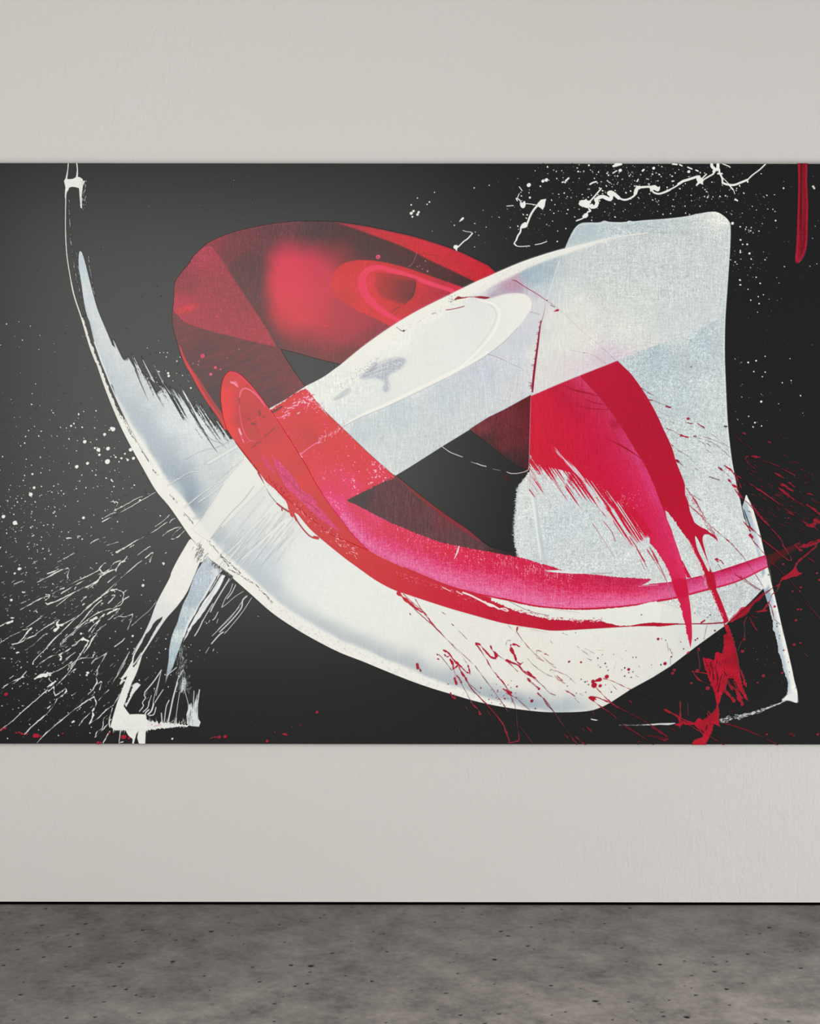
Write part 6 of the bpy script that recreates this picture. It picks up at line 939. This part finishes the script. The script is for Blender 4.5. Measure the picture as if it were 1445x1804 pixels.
for x, y, r, c in ((676,850,4.6,(172,28,52)),(665,808,2.8,(172,28,52)),(705,800,2.4,(172,28,52)),(732,792,3.4,(172,28,52)),(805,762,3.4,(172,28,52)),(738,855,2.8,(172,44,66)),(620,842,1.2,(140,50,66)),(1028,688,2.4,(160,30,52)),(1030,720,1.2,(170,80,96)),(988,672,1.4,(90,40,50)),(1328,378,2.2,(150,26,48)),(1398,628,2.8,(150,26,48)),(543,615,1.7,(168,36,58)),(424,607,1.5,(120,34,48)),(417,614,1.2,(120,34,48)),(714,573,1.2,(70,50,54)),(790,627,1.3,(70,40,48)),(740,665,1,(90,70,74)),(818,697,1,(90,70,74)),(585,815,1.2,(70,50,56)),(852,918,1.2,(70,48,54)),(1055,768,1.1,(90,60,66)),(988,756,1.2,(90,50,58)),(1357,640,1.2,(80,50,56)),(1104,564,1,(80,70,72)),(1072,565,.9,(80,70,72)),(1158,130,1,(80,76,78)),(488,315,.8,(110,106,106)),(118,886,1.7,(150,36,56)),(80,1085,1.1,(100,50,62)),(545,787,1,(100,70,76)),(605,808,.8,(90,70,74)),(958,692,.9,(110,80,86)),(1072,712,1,(120,50,62)),(1000,497,.7,(110,106,106)),(1260,640,.7,(110,100,102)),(1135,657,.7,(120,110,110)),(1405,390,.9,(80,76,78)),(1363,374,.8,(90,86,86)),(793,845,.8,(110,90,94)),(497,930,.9,(120,90,96)),(405,858,1,(150,80,92)),(438,786,.9,(120,90,96)),(760,537,.8,(100,96,96)),(718,645,.7,(120,116,116)),(805,660,.8,(110,100,102))): dot(930 + x / 5.78, 1060 + y / 5.78, r, c, RSPL)
paint(z(930,1060,5.78,[(617,970),(640,958),(665,960),(715,968),(690,980),(705,1000),(685,995),(675,1018),(645,1000),(625,985)]), (172,28,52), RSPL)
line(z(930,1060,5.78,[(660,820),(700,800),(740,790)]), 3, (172,28,52), RSPL)
for x, y, r in ((1316,1127-60,0.6),): dot(x, y, r, dkr, RSPL)
for x, y, r in ((1150+268/4.898,1060+405/4.898,1.1),(1150+537/4.898,1060+247/4.898,1.5),(1150+370/4.898,1060+328/4.898,1.4),(1150+388/4.898,1060+315/4.898,1.3),(1150+163/4.898,1060+473/4.898,1.4),(1150+498/4.898,1060+112/4.898,1.1),(1150+473/4.898,1060+132/4.898,.9),(1150+363/4.898,1060+95/4.898,.8),(1150+72/4.898,1060+540/4.898,1.1)): dot(x, y, r, (120,30,48) if r > 1.2 else (70,60,64), RSPL)
lines(4.898, 1150, 1060, [(2,[(300,440),(320,425)],(196,50,76)),(.8,[(445,320),(455,260),(470,200)],(150,140,142)),(1,[(150,400),(165,435),(175,460)],(150,120,126)),(.8,[(155,470),(155,540)],(170,160,160)),(1,[(240,340),(245,346)],(90,70,74))], dkr, RSPL, .8)
for x, y, r in ((11,1224,2.9),(62,1297,3.6),(66,1297,3.2),(29,1292,1.4),(34,1291,1.6),(38,1293,1.6),(41,1294,1.4),(48,1294,1.4),(72,1298,1.6),(217,1299,3.4),(220,1299,3),(228,1301,2),(193,1292,1.6),(387,1299,2.4),(397,1298,2.6),(471,1306,2.2),(559,1255,2.2),(503,1294,1.8),(500,1293.5,1.4),(506,1295,1.2),(111,1293,1.2),(10,1284,1.4),(4,1287,1),(173,1309,2.4),(178,1309,1.4),(515,1280,.8),(530,1278,.8),(485,1290,.8)): dot(x, y, r, (176,38,60), RSPL)
line([(371,1302),(377,1299),(387,1299)], [.6, 1.2, 1.4], (150,40,56), RSPL); line([(0,1287),(6,1284),(11,1283)], 1.4, (160,50,66), RSPL)
for _ in range(60): dot(rng.uniform(560, 1445), rng.uniform(1255, 1308), rng.uniform(.3, .6), (96,60,62), RSPL, .5)
# ================================================================== from the painted layers to meshes
def paint_material(name):
    m, nt, nd, lk, b = new_mat(name)
    at = node(nd, 'ShaderNodeVertexColor'); at.layer_name = 'pigment'
    lk.new(at.outputs['Color'], b.inputs['Base Color'])
    b.inputs['Roughness'].default_value = ROUGH; b.inputs['Specular IOR Level'].default_value = SPEC
    tc = node(nd, 'ShaderNodeTexCoord'); bp = node(nd, 'ShaderNodeBump')
    nz = node(nd, 'ShaderNodeTexNoise'); nz.inputs['Scale'].default_value = 260; nz.inputs['Detail'].default_value = 2
    bp.inputs['Strength'].default_value = 0.05; bp.inputs['Distance'].default_value = 0.001
    lk.new(tc.outputs['Object'], nz.inputs['Vector']); lk.new(nz.outputs['Fac'], bp.inputs['Height']); lk.new(bp.outputs['Normal'], b.inputs['Normal'])
    return m

def canvas_material():
    m, nt, nd, lk, b = new_mat('black primed linen')
    tc = node(nd, 'ShaderNodeTexCoord'); b.inputs['Roughness'].default_value = ROUGH; b.inputs['Specular IOR Level'].default_value = SPEC
    mx = node(nd, 'ShaderNodeMix', data_type='RGBA')
    mp = [node(nd, 'ShaderNodeMapping') for _ in range(2)]; nz = [node(nd, 'ShaderNodeTexNoise') for _ in range(2)]
    for q, sc in zip(mp, ((900, 1, 120), (120, 1, 900))): q.inputs['Scale'].default_value = sc; lk.new(tc.outputs['Object'], q.inputs['Vector'])
    for q, s in zip(nz, mp): q.inputs['Scale'].default_value = 1; q.inputs['Detail'].default_value = 1; lk.new(s.outputs['Vector'], q.inputs['Vector'])
    ad = node(nd, 'ShaderNodeMath', operation='ADD'); lk.new(nz[0].outputs['Fac'], ad.inputs[0]); lk.new(nz[1].outputs['Fac'], ad.inputs[1])
    hf = node(nd, 'ShaderNodeMath', operation='MULTIPLY'); hf.inputs[1].default_value = .5; lk.new(ad.outputs[0], hf.inputs[0])
    mx.inputs['A'].default_value = (*(ALB * .72), 1); mx.inputs['B'].default_value = (*(ALB * 1.28), 1)
    lk.new(hf.outputs[0], mx.inputs['Factor']); lk.new(mx.outputs['Result'], b.inputs['Base Color'])
    bp = node(nd, 'ShaderNodeBump'); bp.inputs['Strength'].default_value = 0.12; bp.inputs['Distance'].default_value = 0.0008
    lk.new(hf.outputs[0], bp.inputs['Height']); lk.new(bp.outputs['Normal'], b.inputs['Normal'])
    return m

pic = bpy.data.objects.new('abstract_art_painting', None); COL.objects.link(pic)
pic.location = (0, 0, wz(1311)); pic.empty_display_size = .2
pic['label'] = 'huge black canvas with sweeping white and red brushstrokes hung on the white wall'
pic['category'] = 'painting'

ALB = BLACK / LIT
cv = box('canvas', wx(-420), wx(1900), -FACE, -0.0005, wz(1311), wz(288), canvas_material())
cv.parent = pic; cv.matrix_parent_inverse = pic.matrix_world.inverted(); cv.location = (0, 0, -wz(1311))
cv.matrix_parent_inverse.identity()
cv['label'] = 'black stretched canvas'

lt = np.clip((C.min(-1) - 140) / 50, 0, 1)[..., None]; C = C * (1 - lt * np.array((0, .002, .017)))      # warm off-whites
alb = (to_lin(C) - SHE[..., None]) / LIT
alb = np.clip(alb, 0.004, 0.93).astype(np.float32)
solid = A > 0.03
# a cell of the picture belongs to the mark of its strongest corner
cov = np.stack([A[:-1, :-1], A[:-1, 1:], A[1:, :-1], A[1:, 1:]]); labs = np.stack([LB[:-1, :-1], LB[:-1, 1:], LB[1:, :-1], LB[1:, 1:]])
cov = np.where(labs > 0, cov, 0); k = cov.argmax(0)
cell = np.take_along_axis(labs, k[None], 0)[0]; cell[cov.max(0) <= 0.03] = 0
PARTS = [(ARC, 'white_brushstroke', 'great white sweep curving from upper left to lower right'), (BAND, 'white_brushstroke', 'broad diagonal white band crossing the red loop'),
         (SLAB, 'white_brushstroke', 'upright translucent white slab on the right'), (LEGS, 'white_brushstroke', 'white streaks running down to the lower left corner'),
         (STRIP, 'white_brushstroke', 'narrow white strip slanting at the lower right'), (DRAG, 'white_paint_drag', 'broken white scrape along the lower right'), (LOOP, 'red_brushstroke', 'dark translucent red loop'), (SWEEP, 'red_brushstroke', 'bright red and pink curved band'),
         (PLUME, 'red_brushstroke', 'deep red feathered plume on the right'), (GLOSS, 'red_brushstroke', 'thick wet red oval drop'), (SPLASH, 'red_paint_splash', 'dark red splash at the lower right'),
         (RDRIP, 'red_paint_drip', 'vertical red drip at the top right'), (WDRIP, 'white_paint_blob', 'white blob hanging from the top edge'), (SQUIG, 'white_paint_squiggle', 'white squiggle thrown along the top'),
         (SQUIB, 'white_paint_squiggle', 'small white zigzag dribble with blobs'), (SQUIC, 'white_paint_squiggle', 'tiny white tick above the red loop'), (WSPL, 'white_paint_spatter', 'fine white spatter'), (RSPL, 'red_paint_spatter', 'fine red threads and drops')]
pm = paint_material('artist paint')
HGT = {WSPL: .0006, RSPL: .0018, SQUIG: .0016, SQUIB: .0016, SQUIC: .0016, SPLASH: .0014, GLOSS: .0016}
for lab, nm, desc in PARTS:
    m = cell == lab
    if not m.any(): continue
    r, c = np.nonzero(m); h = HGT.get(lab, .0011)
    ids = np.stack([r * PW + c, (r + 1) * PW + c, (r + 1) * PW + c + 1, r * PW + c + 1], 1)      # seen from the front, counter-clockwise
    vv, inv = np.unique(ids, return_inverse=True); inv = inv.reshape(-1, 4); nv = len(vv)
    X = wx((vv % PW) / S + XO); Z = wz((vv // PW) / S + YO) - wz(1311)
    # the edge of the paint layer turns down to the canvas
    pm_ = np.pad(m, 1); E = []
    for (dr, dc, a, b) in ((-1, 0, 3, 0), (1, 0, 1, 2), (0, -1, 0, 1), (0, 1, 2, 3)):
        e = ~pm_[r + 1 + dr, c + 1 + dc]; E.append(np.stack([inv[e, a], inv[e, b]], 1))
    E = np.concatenate(E); ev, einv = np.unique(E, return_inverse=True); einv = einv.reshape(-1, 2) + nv
    side = np.stack([E[:, 1], E[:, 0], einv[:, 0], einv[:, 1]], 1)
    co = np.concatenate([np.stack([X, np.full(nv, -FACE - h), Z], 1), np.stack([X[ev], np.full(len(ev), -FACE + .0002), Z[ev]], 1)])
    F = np.concatenate([inv, side]).astype(np.int32)
    me = bpy.data.meshes.new(nm); me.vertices.add(len(co)); me.vertices.foreach_set('co', co.astype(np.float32).ravel())
    me.loops.add(F.size); me.loops.foreach_set('vertex_index', F.ravel()); me.polygons.add(len(F))
    me.polygons.foreach_set('loop_start', np.arange(0, F.size, 4, dtype=np.int32)); me.polygons.foreach_set('loop_total', np.full(len(F), 4, np.int32))
    me.update(calc_edges=True)
    col = alb.reshape(-1, 3)[np.concatenate([vv, vv[ev]])]
    ca = me.color_attributes.new('pigment', 'FLOAT_COLOR', 'POINT')
    ca.data.foreach_set('color', np.concatenate([col, np.ones((len(col), 1), np.float32)], 1).astype(np.float32).ravel())
    me.materials.append(pm)
    o = bpy.data.objects.new(nm, me); COL.objects.link(o); o.parent = pic; o['label'] = desc
    if lab in (WSPL, RSPL, DRAG): o['kind'] = 'stuff'
# ------------------------------------------------------------------ camera
cd = bpy.data.cameras.new('camera'); cam = bpy.data.objects.new('camera', cd); COL.objects.link(cam)
cd.sensor_fit = 'VERTICAL'; cd.sensor_height = 24.0; cd.lens = 24.0 * PPM * CAM_D / 1804.0
cam.location = (0, -CAM_D - FACE, CAM_Z)
cam.rotation_euler = (math.pi / 2, math.radians(-0.06), 0)
SC.camera = cam
